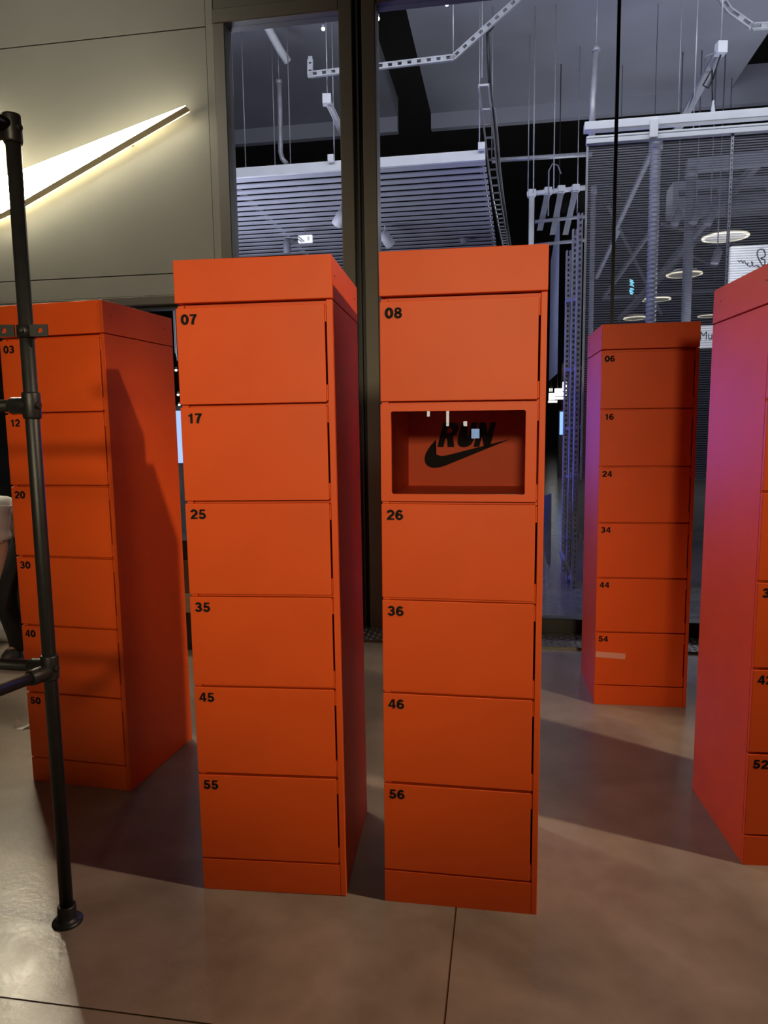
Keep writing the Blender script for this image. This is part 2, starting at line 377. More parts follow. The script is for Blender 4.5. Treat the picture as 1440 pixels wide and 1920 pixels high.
def digit(b0, ch, dx, sc):                           # heavy grotesque figures on a 0.68 x 1 body
    b = BM(); T = .235
    if ch == '0': ribbon(b, arc(.34, .5, .235, .405, 0, 360, 28)[:-1], T+.02, True)
    if ch == '1': prism(b, [(.24, 0), (.46, 0), (.46, 1), (.30, 1), (.24, .90)], -.0003, .0003); prism(b, [(.08, .69), (.25, .69), (.25, .90), (.08, .83)], -.0003, .0003)
    if ch == '2':
        ribbon(b, arc(.34, .66, .225, .245, 170, -22, 16)+[(.44, .44), (.26, .28), (.16, .13)], T)
        prism(b, [(.02, 0), (.65, 0), (.65, .175), (.05, .175)], -.0003, .0003)
    if ch == '3':
        ribbon(b, arc(.33, .715, .20, .195, 165, -80, 16), T-.01); ribbon(b, arc(.33, .295, .225, .205, 80, -168, 18), T)
        prism(b, [(.24, .43), (.38, .43), (.38, .60), (.24, .60)], -.0003, .0003)
    if ch == '4':
        prism(b, [(.38, 0), (.585, 0), (.585, 1), (.38, 1)], -.0003, .0003); prism(b, [(.01, .20), (.67, .20), (.67, .37), (.01, .37)], -.0003, .0003)
        prism(b, [(.01, .33), (.20, .33), (.50, 1), (.34, 1)], -.0003, .0003)
    if ch == '5':
        prism(b, [(.12, .82), (.61, .82), (.61, 1), (.14, 1)], -.0003, .0003); prism(b, [(.06, .43), (.24, .46), (.29, 1), (.13, 1)], -.0003, .0003)
        ribbon(b, [(.14, .48)]+arc(.33, .325, .225, .235, 130, -168, 20), T)
    if ch == '6':
        ribbon(b, arc(.34, .32, .225, .225, 0, 360, 24)[:-1], T-.01, True); ribbon(b, [(.115, .34)]+arc(.36, .50, .245, .40, 180, 42, 14), T)
    if ch == '7':
        prism(b, [(.04, .82), (.65, .82), (.65, 1), (.04, 1)], -.0003, .0003)
        ribbon(b, [(.56, .90), (.44, .70), (.35, .48), (.29, .24), (.27, 0)], T+.01)
    if ch == '8':
        ribbon(b, arc(.34, .725, .195, .19, 0, 360, 22)[:-1], T-.03, True); ribbon(b, arc(.34, .29, .225, .205, 0, 360, 24)[:-1], T-.01, True)
    bmesh.ops.transform(b, matrix=Matrix.Translation((dx, 0, 0)) @ Matrix.Diagonal((sc*1.17, 1, sc, 1)), verts=b.verts)
    me = bpy.data.meshes.new('tmp'); b.to_mesh(me); b.free(); b0.from_mesh(me); bpy.data.meshes.remove(me)
def number_mesh(t):
    if t not in NUMS:
        b = BM(); x = 0
        for ch in t: digit(b, ch, x-(.06*DIGIT_H if ch == '1' else 0), DIGIT_H); x += DIGIT_H*1.17*(.58 if ch == '1' else .745)
        NUMS[t] = mesh_of('number', b, BLACKINK)
    return NUMS[t]
# the sportswear tick, as a closed outline of cubic curves (y down), scaled later
SW0 = (245.8075, 717.62406)
SWC = [(-29.79588,-1.1837,-54.1734,-9.3368,-73.23459,-24.4796),(-3.63775,-2.8928,-12.30611,-11.5663,-15.21427,-15.2245),
(-7.72958,-9.7193,-12.98467,-19.1785,-16.48977,-29.6734),(-10.7857,-32.3061,-5.23469,-74.6989,15.87753,-121.2243),
(18.0765,-39.8316,45.96932,-79.3366,94.63252,-134.0508),(7.16836,-8.0511,28.51526,-31.5969,28.65302,-31.5969),
(.051,0,-1.11225,2.0153,-2.57652,4.4694),(-12.65304,21.1938,-23.47957,46.158,-29.37751,67.7703),(-9.47448,34.6785,-8.33163,64.4387,3.34693,87.5151),
(8.05611,15.898,21.86731,29.6684,37.3979,37.2806),(27.18874,13.3214,66.9948,14.4235,115.60699,3.2245),
(3.34694,-.7755,169.19363,-44.801,368.55048,-97.8366),(199.35686,-53.0408,362.49439,-96.4029,362.51989,-96.3672),
(.056,.046,-463.16259,198.2599,-703.62654,301.0914),(-38.08158,16.2806,-48.26521,20.3928,-66.16827,26.6785),(-45.76525,16.0714,-86.76008,23.7398,-119.89779,22.4235)]
def tick_outline(n=7):
    P = Vector(SW0); pts = []
    for c in SWC:
        a = P; b1 = P+Vector(c[0:2]); b2 = P+Vector(c[2:4]); e = P+Vector(c[4:6])
        k = n if (e-a).length > 20 else 1
        for i in range(k):
            u = i/k; pts.append(a*(1-u)**3 + b1*3*u*(1-u)**2 + b2*3*u*u*(1-u) + e*u**3)
        P = e
    tip = max(pts, key=lambda q: q.x)
    W = tip.x-min(q.x for q in pts)
    return [((q.x-tip.x)/W, -(q.y-tip.y)/W) for q in pts]          # tip at 0,0 and unit width to the left
TICK = tick_outline()
def glass_door_mesh():
    b = BM(); ix0, ix1, iz0, iz1, r = 0.032, 0.4405, 0.0215, 0.0215+0.2555, 0.006
    x1, z1 = 0.4735, DH; K = 4; inner = []; outer = []
    for cx, cz, a0, oc in ((ix1-r, iz1-r, 0, (x1, z1)), (ix0+r, iz1-r, 90, (0, z1)), (ix0+r, iz0+r, 180, (0, 0)), (ix1-r, iz0+r, 270, (x1, 0))):
        oc_v = {}
        for k in range(K+1):
            a = R_(a0+90*k/K); inner.append((cx+r*math.cos(a), cz+r*math.sin(a))); outer.append(oc)
    N = len(inner); layers = []
    for y in (0.0, 0.019):
        iv = [b.verts.new((x, y, z)) for x, z in inner]; ov = {}
        for c in outer:
            if c not in ov: ov[c] = b.verts.new((c[0], y, c[1]))
        layers.append((iv, ov))
        for k in range(N):
            k2 = (k+1) % N
            vs = [iv[k], iv[k2], ov[outer[k2]]] + ([ov[outer[k]]] if outer[k] != outer[k2] else [])
            b.faces.new(vs)
    (i0, o0), (i1, o1) = layers
    for k in range(N): b.faces.new((i0[k], i0[(k+1) % N], i1[(k+1) % N], i1[k]))
    cs = list(o0.keys())
    for k in range(4): b.faces.new((o0[cs[k]], o0[cs[(k+1) % 4]], o1[cs[(k+1) % 4]], o1[cs[k]]))
    return mesh_of('glass_door_frame', b, ORANGE)
def run_letters():
    # heavy slanted capitals, drawn on a unit-high grid
    R = [(0, 0), (.27, 0), (.27, .36), (.34, .36), (.46, 0), (.76, 0), (.60, .42), (.72, .52), (.76, .66), (.76, .80), (.70, .93), (.56, 1), (0, 1)]
    Rh = [(.27, .57), (.42, .57), (.49, .62), (.49, .74), (.42, .79), (.27, .79)]
    U = [(.0, 1), (.0, .30), (.05, .12), (.17, .02), (.36, -.02), (.55, .02), (.67, .12), (.72, .30), (.72, 1), (.45, 1), (.45, .33), (.42, .24), (.36, .21), (.30, .24), (.27, .33), (.27, 1)]
    N = [(0, 0), (.26, 0), (.26, .50), (.46, 0), (.74, 0), (.74, 1), (.48, 1), (.48, .50), (.28, 1), (0, 1)]
    b = BM(); W = 2.42
    def T(p, dx): x = p[0]+dx; return ((x + 0.26*p[1])/ (W+0.20), p[1])
    def ngon(poly, dx, hole=None):
        pts = [T(p, dx) for p in poly]
        if hole:                                            # keyhole bridge
            h = [T(p, dx) for p in hole]; cut = 2
            pts = pts[:cut+1] + [h[0]] + h[::-1][:-1] + [h[0]] + [pts[cut]] + pts[cut+1:]
        return pts
    for poly, dx, hole in ((R, 0, Rh), (U, .83, None), (N, 1.62, None)):
        pts = ngon(poly, dx, hole)
        if hole:                                            # build ring by hand: left stem, bowl top, bowl right, leg
            for q in ([(0, 0), (.27, 0), (.27, 1), (0, 1)], [(.27, .79), (.42, .79), (.56, 1), (.27, 1)], [(.42, .79), (.49, .74), (.70, .93), (.56, 1)],
                      [(.49, .74), (.76, .80), (.70, .93)], [(.49, .74), (.49, .62), (.76, .66), (.76, .80)], [(.49, .62), (.72, .52), (.76, .66)],
                      [(.49, .62), (.42, .57), (.60, .42), (.72, .52)], [(.42, .57), (.27, .57), (.27, .36), (.34, .36), (.60, .42)], [(.34, .36), (.46, 0), (.76, 0), (.60, .42)]):
                prism(b, [T(p, dx) for p in q], 0, 0.0006)
        else: prism(b, pts, 0, 0.0006)
    return b
def locker(nums, x, y, yaw, lean, label, cut=None, glass_row=None):
    root = thing('locker_tower', label, 'locker', (x, y, 0), (0, R_(lean), R_(yaw)), 'orange locker towers with numbered doors')
    def P(k, name, parent=root, loc=(0, 0, 0)): return obj(name, ME[k], None, parent, loc)
    P('side_l', 'side_panel'); P('side_r', 'side_panel'); bk = P('back', 'back_panel'); h = P('header', 'header_box'); P('plinth', 'plinth')
    for sx_, xx in ((0, -0.0012), (1, LW+0.0010)):
        for yy in (0.055, LD-0.075):
            s_ = P('screw', 'screw', h, (xx, yy, 2.045))
            if sx_ == 0: s_.rotation_euler = (0, 0, math.pi)
    for i in range(7):
        z = Z0 + i*PIT - (PIT-DH)/2
        P('shelf', 'shelf', root, (0, 0, z)); P('catch', 'catch_strip', root, (0, 0, z))
    for i in range(6):
        z = Z0 + (5-i)*PIT
        if glass_row == i:
            d = obj('glass_door', glass_door_mesh(), None, root, (0, 0, z)); d['label'] = 'orange door frame around a clear window'
            pn = obj('pane', box(BM(), 0.028, 0.4445, 0.010, 0.014, 0.018, 0.281), DGLASS, d)
            yb = LD-0.0126                                   # the print sits on the compartment's back panel
            def lp(px, py):
                a_ = R_(yaw); n_ = Vector((-math.sin(a_), math.cos(a_), 0)); o_ = Vector((x, y, 0)); r_ = ray(px, py)
                q_ = CAM + r_*((o_ + n_*yb - CAM).dot(n_)/r_.dot(n_)) - o_
                return q_.x*math.cos(a_)+q_.y*math.sin(a_), q_.z
            tx, tz = lp(955, 822); Wt = tx-lp(793, 855)[0]; kz = (tz-lp(812, 877)[1])/(-min(v for u, v in TICK)*Wt)
            lg = prism(BM(), [(tx+u*Wt, tz+v*Wt*kz) for u, v in TICK], yb, yb+0.0004)
            o = obj('tick_print', lg, BLACKINK, bk); o['label'] = 'black curved tick printed inside the glazed compartment'
            rn = run_letters(); rx, rz = lp(817, 838); rx1, rz1 = lp(927, 791)
            bmesh.ops.transform(rn, matrix=Matrix.Translation((rx, yb, rz)) @ Matrix.Diagonal((rx1-rx, 0.7, rz1-rz, 1)), verts=rn.verts)
            o = obj('lettering', rn, BLACKINK, bk); o['label'] = 'slanted black RUN lettering'
        else:
            d = P('door', 'door', root, (0, 0, z))
            t = nums[i]
            if t:
                o = obj('number', number_mesh(t), None, d, (0.0165+(0.008 if t[0] == '1' else 0), -0.0006, DH-0.0185-DIGIT_H))
                o['label'] = 'black door number ' + t
        for dz in (0.004, DH-0.054): P('hinge', 'hinge', d, (0, 0, dz))
    return root
L07 = locker(['07', '17', '25', '35', '45', '55'], -0.6397, 2.3312, -6.124, -0.20, 'orange locker tower whose top door reads 07 and bottom door 55')
L08 = locker(['08', '', '26', '36', '46', '56'], -0.0136, 2.2541, -9.289, 0.24, 'orange locker tower with a glazed RUN compartment below door 08', glass_row=1)
L03 = locker(['03', '12', '20', '30', '40', '50'], -1.6086, 3.1238, -13.213, -0.20, 'orange locker tower numbered 03 to 50 behind the black pipe rack')
L06 = locker(['06', '16', '24', '34', '44', '54'], 1.174, 3.9386, -7.994, 0.0, 'orange locker tower numbered 06 to 54 standing near the glass wall')
LRR = locker(['', '', '', '32', '42', '52'], 1.2706, 2.4264, -5.38, 0.25, 'orange locker tower with door 52 above its plinth, purple light on its side')
# streak of light on door 54, built as a thin pale strip
STREAK = mat('painted_light_streak', (0.72, 0.30, 0.22), 0.35)
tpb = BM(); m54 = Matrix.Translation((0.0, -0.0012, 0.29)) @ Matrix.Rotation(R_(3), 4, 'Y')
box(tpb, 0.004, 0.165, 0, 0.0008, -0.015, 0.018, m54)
o = obj('light_streak', tpb, STREAK, L06); o['label'] = 'streak of light across door 54, painted as a pale strip'

# =============================================================== ILLUMINATED TICK SIGN on the grey panel
SIGNW = mat('sign_face', (1, 1, 1), 0.4, emit=160.0, ecol=(1.0, 0.90, 0.66))
HALO = mat('sign_halo_diffuser', (1, 0.9, 0.6), 0.4, emit=9.0, ecol=(1.0, 0.84, 0.50))
RETURN = mat('sign_return', (0.60, 0.55, 0.40), 0.5)
tip = st(at(347, 198, -0.14)); SWW = 2.02; SWH = 2.02
sg = thing('tick_sign', 'glowing white curved tick sign on the grey wall panel', 'sign', wp(tip[0], -0.14, tip[2]), GRID)
poly = [(u*SWW, v*SWH) for u, v in TICK]
obj('sign_face', prism(BM(), poly, 0.0, 0.006), SIGNW, sg)
obj('sign_body', prism(BM(), [(x, z) for x, z in poly], 0.006, 0.09), RETURN, sg)
obj('halo_strip', prism(BM(), [(x*0.985-0.01, z*0.985-0.003) for x, z in poly], 0.0905, 0.10), HALO, sg)
for xx in (-0.5, -1.0, -1.5): obj('standoff', tube(BM(), [(xx, 0.10, xx*0.34-0.02), (xx, 0.1405, xx*0.34-0.02)], 0.01, 8), RETURN, sg)

# =============================================================== BLACK PIPE RACK
PX, PY = -1.041, 2.171
rk = thing('pipe_rack', 'black pipe garment rack standing on round floor flanges', 'rack', (PX, PY, 0))
PR = 0.0205
def fitting(name, P, d, L, r): P = Vector(P); d = Vector(d).normalized(); return obj(name, tube(BM(), [P-d*L/2, P-d*L*0.42, P+d*L*0.42, P+d*L/2], [r*0.92, r, r, r*0.92], 16), PIPE, rk)
ZH, ZM, ZB = 2.45, 1.654, 0.852
dl = Vector((-math.cos(R_(-12)), -math.sin(R_(-12)), 0)); df = Vector((-0.40, -0.916, 0))
def flange(dx, dy):
    return obj('floor_flange', lathe(BM(), [(0.047, 0.0), (0.047, 0.006), (0.041, 0.010), (0.031, 0.014), (0.0285, 0.022), (0.0285, 0.055), (0.026, 0.060)], 28, Matrix.Translation((dx, dy, 0))), PIPE, rk)
corners = [Vector((0, 0, 0)), dl*1.15, df*0.9, dl*1.15+df*0.9]
for k, c in enumerate(corners):
    flange(c.x, c.y)
    obj('upright', tube(BM(), [(c.x, c.y, 0.003), (c.x, c.y, ZH+0.02)], PR, 18), PIPE, rk)
zs = (ZB, ZM, ZH)
for z in zs:
    o1 = Vector((0, 0, z)); up_ = Vector((0, 0, 0))
    obj('rail', tube(BM(), [o1+dl*0.02, o1+dl*1.15], PR*0.86, 16), PIPE, rk)
for z in (ZB-0.012, ZH-0.012):
    obj('rail', tube(BM(), [Vector((0, 0, z))+df*0.02, Vector((0, 0, z))+df*0.9], PR*0.86, 16), PIPE, rk)
for z in (ZB, ZM, ZH-0.02):
    fitting('tee_fitting', (0, 0, z), (0, 0, 1), 0.078, PR*1.28)
    fitting('tee_fitting', Vector((0, 0, z))+dl*0.035, dl, 0.07, PR*1.2)
    fitting('set_screw', Vector((0.024, -0.012, z)), (1, -0.4, 0), 0.016, 0.009)
fitting('tee_fitting', Vector((0, 0, ZB-0.012))+df*0.038, df, 0.075, PR*1.2)
# clamp plate with two ears and a bolt
cb = BM(); zc_ = 1.868
for sgn in (-1, 1):
    x0, x1 = (0.022, 0.074) if sgn > 0 else (-0.074, -0.022)
    # ear with a round hole
    cx = 0.052*sgn; hr = 0.0075; out_l = []; in_l = []
    rect = [(x1, zc_+0.017), (x0, zc_+0.017), (x0, zc_-0.017), (x1, zc_-0.017)]
    for q, (rx, rz) in enumerate(rect):
        for k in range(4):
            a = R_(90*q+30*k); in_l.append((cx+hr*math.cos(a), zc_+hr*math.sin(a))); out_l.append((rx, rz))
    N = len(in_l); lay = []
    for y in (-0.027, -0.022):
        iv = [cb.verts.new((x, y, z)) for x, z in in_l]; ov = {}
        for c in out_l:
            if c not in ov: ov[c] = cb.verts.new((c[0], y, c[1]))
        lay.append((iv, ov))
        for k in range(N):
            k2 = (k+1) % N; vs = [iv[k], iv[k2], ov[out_l[k2]]]+([ov[out_l[k]]] if out_l[k] != out_l[k2] else [])
            cb.faces.new(vs)
    for k in range(N): cb.faces.new((lay[0][0][k], lay[0][0][(k+1) % N], lay[1][0][(k+1) % N], lay[1][0][k]))
    cs = list(lay[0][1].keys())
    for k in range(4): cb.faces.new((lay[0][1][cs[k]], lay[0][1][cs[(k+1) % 4]], lay[1][1][cs[(k+1) % 4]], lay[1][1][cs[k]]))
tube(cb, [(0, 0, zc_-0.018), (0, 0, zc_+0.018)], PR*1.32, 18)
cl = obj('clamp_bracket', cb, PIPE, rk)
obj('bolt', lathe(BM(), [(0.007, 0), (0.007, 0.004), (0.005, 0.006)], 6, Matrix.Translation((0, -0.027, zc_)) @ Matrix.Rotation(R_(90), 4, 'X')), PIPE, cl)

# =============================================================== PERSON, BAGS, BOX, SCRAP
SKIN = mat('skin', (0.42, 0.24, 0.17), 0.55, var=0.06); SHIRT = mat('grey_tshirt', (0.42, 0.41, 0.39), 0.85, var=0.1, scale=12, bump=0.6, bscale=14)
PANTS = mat('black_trousers', (0.014, 0.013, 0.014), 0.8, bump=0.5, bscale=12); HAIR = mat('dark_hair', (0.02, 0.014, 0.01), 0.6); SHOE = mat('dark_shoe', (0.03, 0.03, 0.032), 0.6)
def skin_mesh(name, nodes, edges, m, parent, sub=2):
    me = bpy.data.meshes.new(name); me.from_pydata([n[0] for n in nodes], edges, [])
    o = bpy.data.objects.new(name, me); COL.objects.link(o); o.parent = parent
    sk = o.modifiers.new('skin', 'SKIN'); sk.use_smooth_shade = True; sk.branch_smoothing = 0.6
    for i, n in enumerate(nodes):
        r = n[1]; me.skin_vertices[0].data[i].radius = (r, r) if not isinstance(r, tuple) else r
    me.skin_vertices[0].data[0].use_root = True
    sb = o.modifiers.new('sub', 'SUBSURF'); sb.levels = sub; sb.render_levels = sub
    me.materials.append(m); return o
pz = thing('person', 'person in grey t-shirt and black trousers bending over beside white bags', 'person', (-2.47, 4.86, 0))
hip = Vector((0.08, 0.10, 0.90)); sh = Vector((-0.13, -0.26, 1.07))
body = [(hip, 0.115), (hip.lerp(sh, .5)+Vector((0, 0, .05)), 0.125), (sh, 0.115), (sh+Vector((-.07, -.10, .0)), 0.055), (sh+Vector((-.13, -.19, -.03)), 0.085), (sh+Vector((-.17, -.25, -.09)), 0.07),
 (sh+Vector((.17, -.09, .0)), 0.062), (sh+Vector((.175, -.08, -.24)), 0.044), (sh+Vector((.13, -.12, -.46)), 0.030), (sh+Vector((.12, -.13, -.53)), 0.034),
 (sh+Vector((-.16, .10, -.02)), 0.062), (sh+Vector((-.20, .06, -.27)), 0.044), (sh+Vector((-.24, -.02, -.48)), 0.030), (sh+Vector((-.25, -.03, -.55)), 0.034),
 (hip+Vector((.09, -.05, -.08)), 0.088), (Vector((.07, -.10, .48)), 0.060), (Vector((.10, .02, .08)), 0.042), (Vector((.06, -.12, .03)), 0.035),
 (hip+Vector((-.09, .05, -.08)), 0.088), (Vector((-.13, -.02, .48)), 0.060), (Vector((-.10, .10, .08)), 0.042), (Vector((-.16, -.03, .03)), 0.035)]
ed = [(0, 1), (1, 2), (2, 3), (3, 4), (4, 5), (2, 6), (6, 7), (7, 8), (8, 9), (2, 10), (10, 11), (11, 12), (12, 13), (0, 14), (14, 15), (15, 16), (16, 17), (0, 18), (18, 19), (19, 20), (20, 21)]
BODY = skin_mesh('body', body, ed, SKIN, pz)
bpy.context.view_layer.update()
bme = bpy.data.meshes.new_from_object(BODY.evaluated_get(bpy.context.evaluated_depsgraph_get()))
sb2 = BM(); sb2.from_mesh(bme); sb2.normal_update(); bpy.data.meshes.remove(bme)
ALLOW = {(0, 1): (-9, 9), (1, 2): (-9, 9), (2, 3): (-9, .45), (2, 6): (-9, 9), (6, 7): (-9, .78), (2, 10): (-9, 9), (10, 11): (-9, .78), (0, 14): (-9, .35), (0, 18): (-9, .35)}
def in_shirt(co):
    best = None
    for e_ in ed:
        a_ = body[e_[0]][0]; d_ = body[e_[1]][0]-a_; u_ = (co-a_).dot(d_)/d_.length_squared; uc = max(0, min(1, u_))
        dist_ = (co-(a_+d_*uc)).length/((body[e_[0]][1]+body[e_[1]][1])/2)
        if best is None or dist_ < best[0]: best = (dist_, e_, u_)
    lim = ALLOW.get(best[1]); return lim is not None and lim[0] <= best[2] <= lim[1]
keep = {v: in_shirt(v.co) for v in sb2.verts}
for v in sb2.verts: v.co += v.normal*(0.016+0.006*math.sin(v.co.z*60+v.co.x*40))
bmesh.ops.delete(sb2, geom=[f for f in sb2.faces if not all(keep[v] for v in f.verts)], context='FACES')
bmesh.ops.delete(sb2, geom=[v for v in sb2.verts if not v.link_faces], context='VERTS')
for f in sb2.faces: f.smooth = True
bmesh.ops.solidify(sb2, geom=sb2.faces[:], thickness=-0.003)
obj('t_shirt', sb2, SHIRT, pz)
trs = [(hip+Vector((0, 0, .01)), 0.135), (hip+Vector((.09, -.05, -.08)), 0.112), (Vector((.07, -.10, .48)), 0.085), (Vector((.10, .01, .12)), 0.075), (Vector((.10, .0, .03)), 0.078),
 (hip+Vector((-.09, .05, -.08)), 0.112), (Vector((-.13, -.02, .48)), 0.085), (Vector((-.10, .09, .12)), 0.075), (Vector((-.10, .09, .03)), 0.078)]
skin_mesh('trousers', trs, [(0, 1), (1, 2), (2, 3), (3, 4), (0, 5), (5, 6), (6, 7), (7, 8)], PANTS, pz)
for bx_, by_ in ((.08, -.05), (-.13, .03)):
    sb_ = BM(); lathe(sb_, [(0.040, 0), (0.052, 0.012), (0.050, 0.05), (0.03, 0.075)], 14, Matrix.Translation((bx_, by_, 0.001)) @ Matrix.Diagonal((0.95, 2.3, 1, 1)))
    obj('shoe', sb_, SHOE, pz)
for hi, sgn in ((9, 1), (13, -1)):                       # fingers and thumb of each hanging hand
    H = body[hi][0]
    for k in range(4):
        dx = (k-1.5)*0.019; ln = (0.062, 0.072, 0.068, 0.052)[k]
        obj('finger', tube(BM(), [H+Vector((dx, 0, -.015)), H+Vector((dx, -.008, -.03-ln*.5)), H+Vector((dx, -.026, -.03-ln))], [.0095, .009, .006], 8), SKIN, pz)
    obj('finger', tube(BM(), [H+Vector((-.03*sgn, -.01, .01)), H+Vector((-.045*sgn, -.025, -.02)), H+Vector((-.045*sgn, -.035, -.045))], [.011, .010, .007], 8), SKIN, pz)
hd = body[4][0]; hb = BM(); bmesh.ops.create_uvsphere(hb, u_segments=18, v_segments=12, radius=0.105, matrix=Matrix.Translation(hd+Vector((.015, .03, .035))) @ Matrix.Diagonal((0.9, 1.05, 0.85, 1)))
for f in hb.faces: f.smooth = True
obj('hair', hb, HAIR, pz)
fc = body[5][0]
obj('nose', tube(BM(), [fc+Vector((-.025, -.040, .0)), fc+Vector((-.040, -.058, -.022)), fc+Vector((-.022, -.040, -.038))], [.008, .014, .01], 8), SKIN, pz)
for sg_ in (-1, 1):
    b = BM(); bmesh.ops.create_uvsphere(b, u_segments=10, v_segments=6, radius=.010, matrix=Matrix.Translation(fc+Vector((-.034+.026*sg_, -.048-.020*sg_, .012)))); obj('eye', b, HAIR, pz)
    b = BM(); bmesh.ops.create_uvsphere(b, u_segments=10, v_segments=8, radius=.028, matrix=Matrix.Translation(hd+Vector((.078*sg_+.0, -.050*sg_+.0, -.01))) @ Matrix.Diagonal((.5, .7, 1, 1))); obj('ear', b, SKIN, pz)
BAGM = mat('white_plastic_bag', (0.55, 0.54, 0.50), 0.4, bump=0.8, bscale=18)
def bag(loc, sc, sd, label):
    rr = random.Random(sd); b = BM(); bmesh.ops.create_icosphere(b, subdivisions=4, radius=1)
    from mathutils import noise
    for v in b.verts:
        n = noise.noise(v.co*1.7+Vector((sd*3, 0, 0)))*0.25 + abs(noise.noise(v.co*4+Vector((0, sd, 0))))*0.16
        v.co *= (0.85+n); v.co.z = max(v.co.z, -0.72)
        v.co = Vector((v.co.x*sc[0], v.co.y*sc[1], (v.co.z+0.72)*sc[2]))
    tube(b, [(0, 0, sc[2]*1.5), (0.01, 0, sc[2]*1.72), (0.05, 0.01, sc[2]*1.95)], [0.03, 0.02, 0.055], 9)
    for f in b.faces: f.smooth = True
    return solo('plastic_bag', b, BAGM, label, 'bag', loc)
bag((-2.98, 5.35, 0), (0.24, 0.22, 0.26), 1, 'low crumpled white plastic bag on the floor behind the bending person')
bag((-3.60, 5.55, 0), (0.28, 0.24, 0.42), 2, 'tall white plastic bag with a knotted top against the glazing')
# crate seen in the gap between tower 03 and tower 07
cr = on_floor(355, 1217); cr0 = Vector((cr.x-0.25, cr.y+0.02, 0))
WOODB = mat('brown_cardboard', (0.16, 0.10, 0.05), 0.8, var=0.1); BEIGE = mat('beige_board', (0.45, 0.36, 0.24), 0.7, var=0.1); BLK = mat('black_plinth', (0.02, 0.018, 0.016), 0.6)
ct = thing('storage_crate', 'brown crate with pale band on a black base near the glazing', 'crate', cr0, GRID)
zA, zB, zC_, zD = 0.275, 0.415, 0.655, 0.80
obj('base', bevel(box(BM(), 0.0, 0.5, 0, 0.3, 0.0, zA), 0.006), BLK, ct)
obj('band', bevel(box(BM(), -0.01, 0.51, -0.01, 0.31, zA, zB), 0.004), BEIGE, ct)
obj('box_body', bevel(box(BM(), 0.0, 0.5, 0, 0.3, zB, zC_), 0.006), WOODB, ct)
obj('lid', bevel(box(BM(), 0.01, 0.49, 0.01, 0.29, zC_, zD), 0.012), BLK, ct)
PAPER = mat('white_paper', (0.75, 0.74, 0.70), 0.7)
pb = BM(); pv = [pb.verts.new(c) for c in ((-.05, -.01, .002), (.0, -.02, .002), (.055, .02, .03), (.0, .03, .004), (-.045, .02, .05), (-.055, .01, .03))]
for f in ((0, 1, 3), (1, 2, 3), (0, 3, 4), (0, 4, 5)): pb.faces.new([pv[k] for k in f])
q = on_floor(44, 1366); bmesh.ops.solidify(pb, geom=pb.faces[:], thickness=0.001)
solo('paper_scrap', pb, PAPER, 'small crumpled white paper scrap on the concrete floor', 'paper', q)

def hang(parent, x, y, z0, r=.006, top=None):       # hanger from a thing up to the hall ceiling or roof deck
    P_ = parent.matrix_basis @ Vector((x, y, z0)); t_ = st(P_)[1]; s_ = st(P_)[0]
    zt = ZC if (t_ < tE and not (gl0 < s_ < gl1) and not (3.45 < s_ < 4.6)) else ZC+2.0
    obj('hanger', tube(BM(), [(x, y, z0), (x, y, z0+zt-P_.z)], r, 6), CABLE, parent)
# =============================================================== HALL OBJECTS SEEN THROUGH THE GLASS
# --- slatted suspended ceiling raft
RAFTM = mat('raft_slat_paint', (0.42, 0.42, 0.46), 0.45, var=0.06)
r0 = at(910, 292, 3.0); s0, t0, z0r = st(r0)
raft = thing('slatted_raft', 'pale slatted ceiling raft hanging in the hall beyond the glass', 'ceiling raft', r0, GRID)
RL = 6.5; slm = BM()
box(slm, -RL, 0.0, 0.0, 0.174, -0.006, 0.006, Matrix.Rotation(R_(5), 4, 'X')); slm = mesh_of('slat', slm, RAFTM)
for k in range(46): obj('slat', slm, None, raft, (0.005*k, 0.04+0.1833*k, -0.04-0.0104*k))
obj('edge_rail', box(BM(), -RL, 0.0, -0.03, 0.02, -0.05, 0.055), WHITEP, raft)
for k in (0, 1): obj('bearer', bar(BM(), (-0.06-3*k, 0.0, 0.01), (0.17-3*k, 8.4, -0.43), 0.04, 0.06), STEEL, raft)
def raft_pt(x, y, dz=0.0):                           # pixel -> point on the raft's underside
    n = AX.cross(OUT*0.1833+UPZ*(-0.0104)+AX*0.005).normalized(); d = ray(x, y); P0 = r0+UPZ*(-0.05+dz)
    return CAM + d*((P0-CAM).dot(n)/d.dot(n))
# --- perforated strut channels
def strut(pts, wd, label, name='strut_channel', m=STEEL):
    o0 = pts[0]; b = BM(); sd = None
    for A, B in zip(pts, pts[1:]):
        A = A-o0; B = B-o0; d = (B-A); L = d.length; d.normalize(); e = d.cross(OUT).normalized()
        for sg_ in (-1, 1): bar(b, A+e*wd*0.4*sg_, B+e*wd*0.4*sg_, wd*0.6, wd*0.26, e)
        n = max(2, int(L/(wd*1.7)))
        for i in range(n+1):
            c = A+d*(L*i/n); bar(b, c-e*wd*0.4, c+e*wd*0.4, wd*0.5, wd*1.05, d)
    return solo(name, b, m, label, 'strut', o0)
strut([at(582, 112, 2.4), at(582, 140, 2.4), at(850, 108, 2.4), at(985, -14, 2.4)], 0.055, 'perforated steel strut with a kink, hung above the slatted raft')
strut([at(1340, -20, 2.4), at(1368, 20, 2.4), at(1410, 50, 2.4), at(1500, 44, 2.4)], 0.055, 'perforated steel strut bending near the glass joint side of the hall')
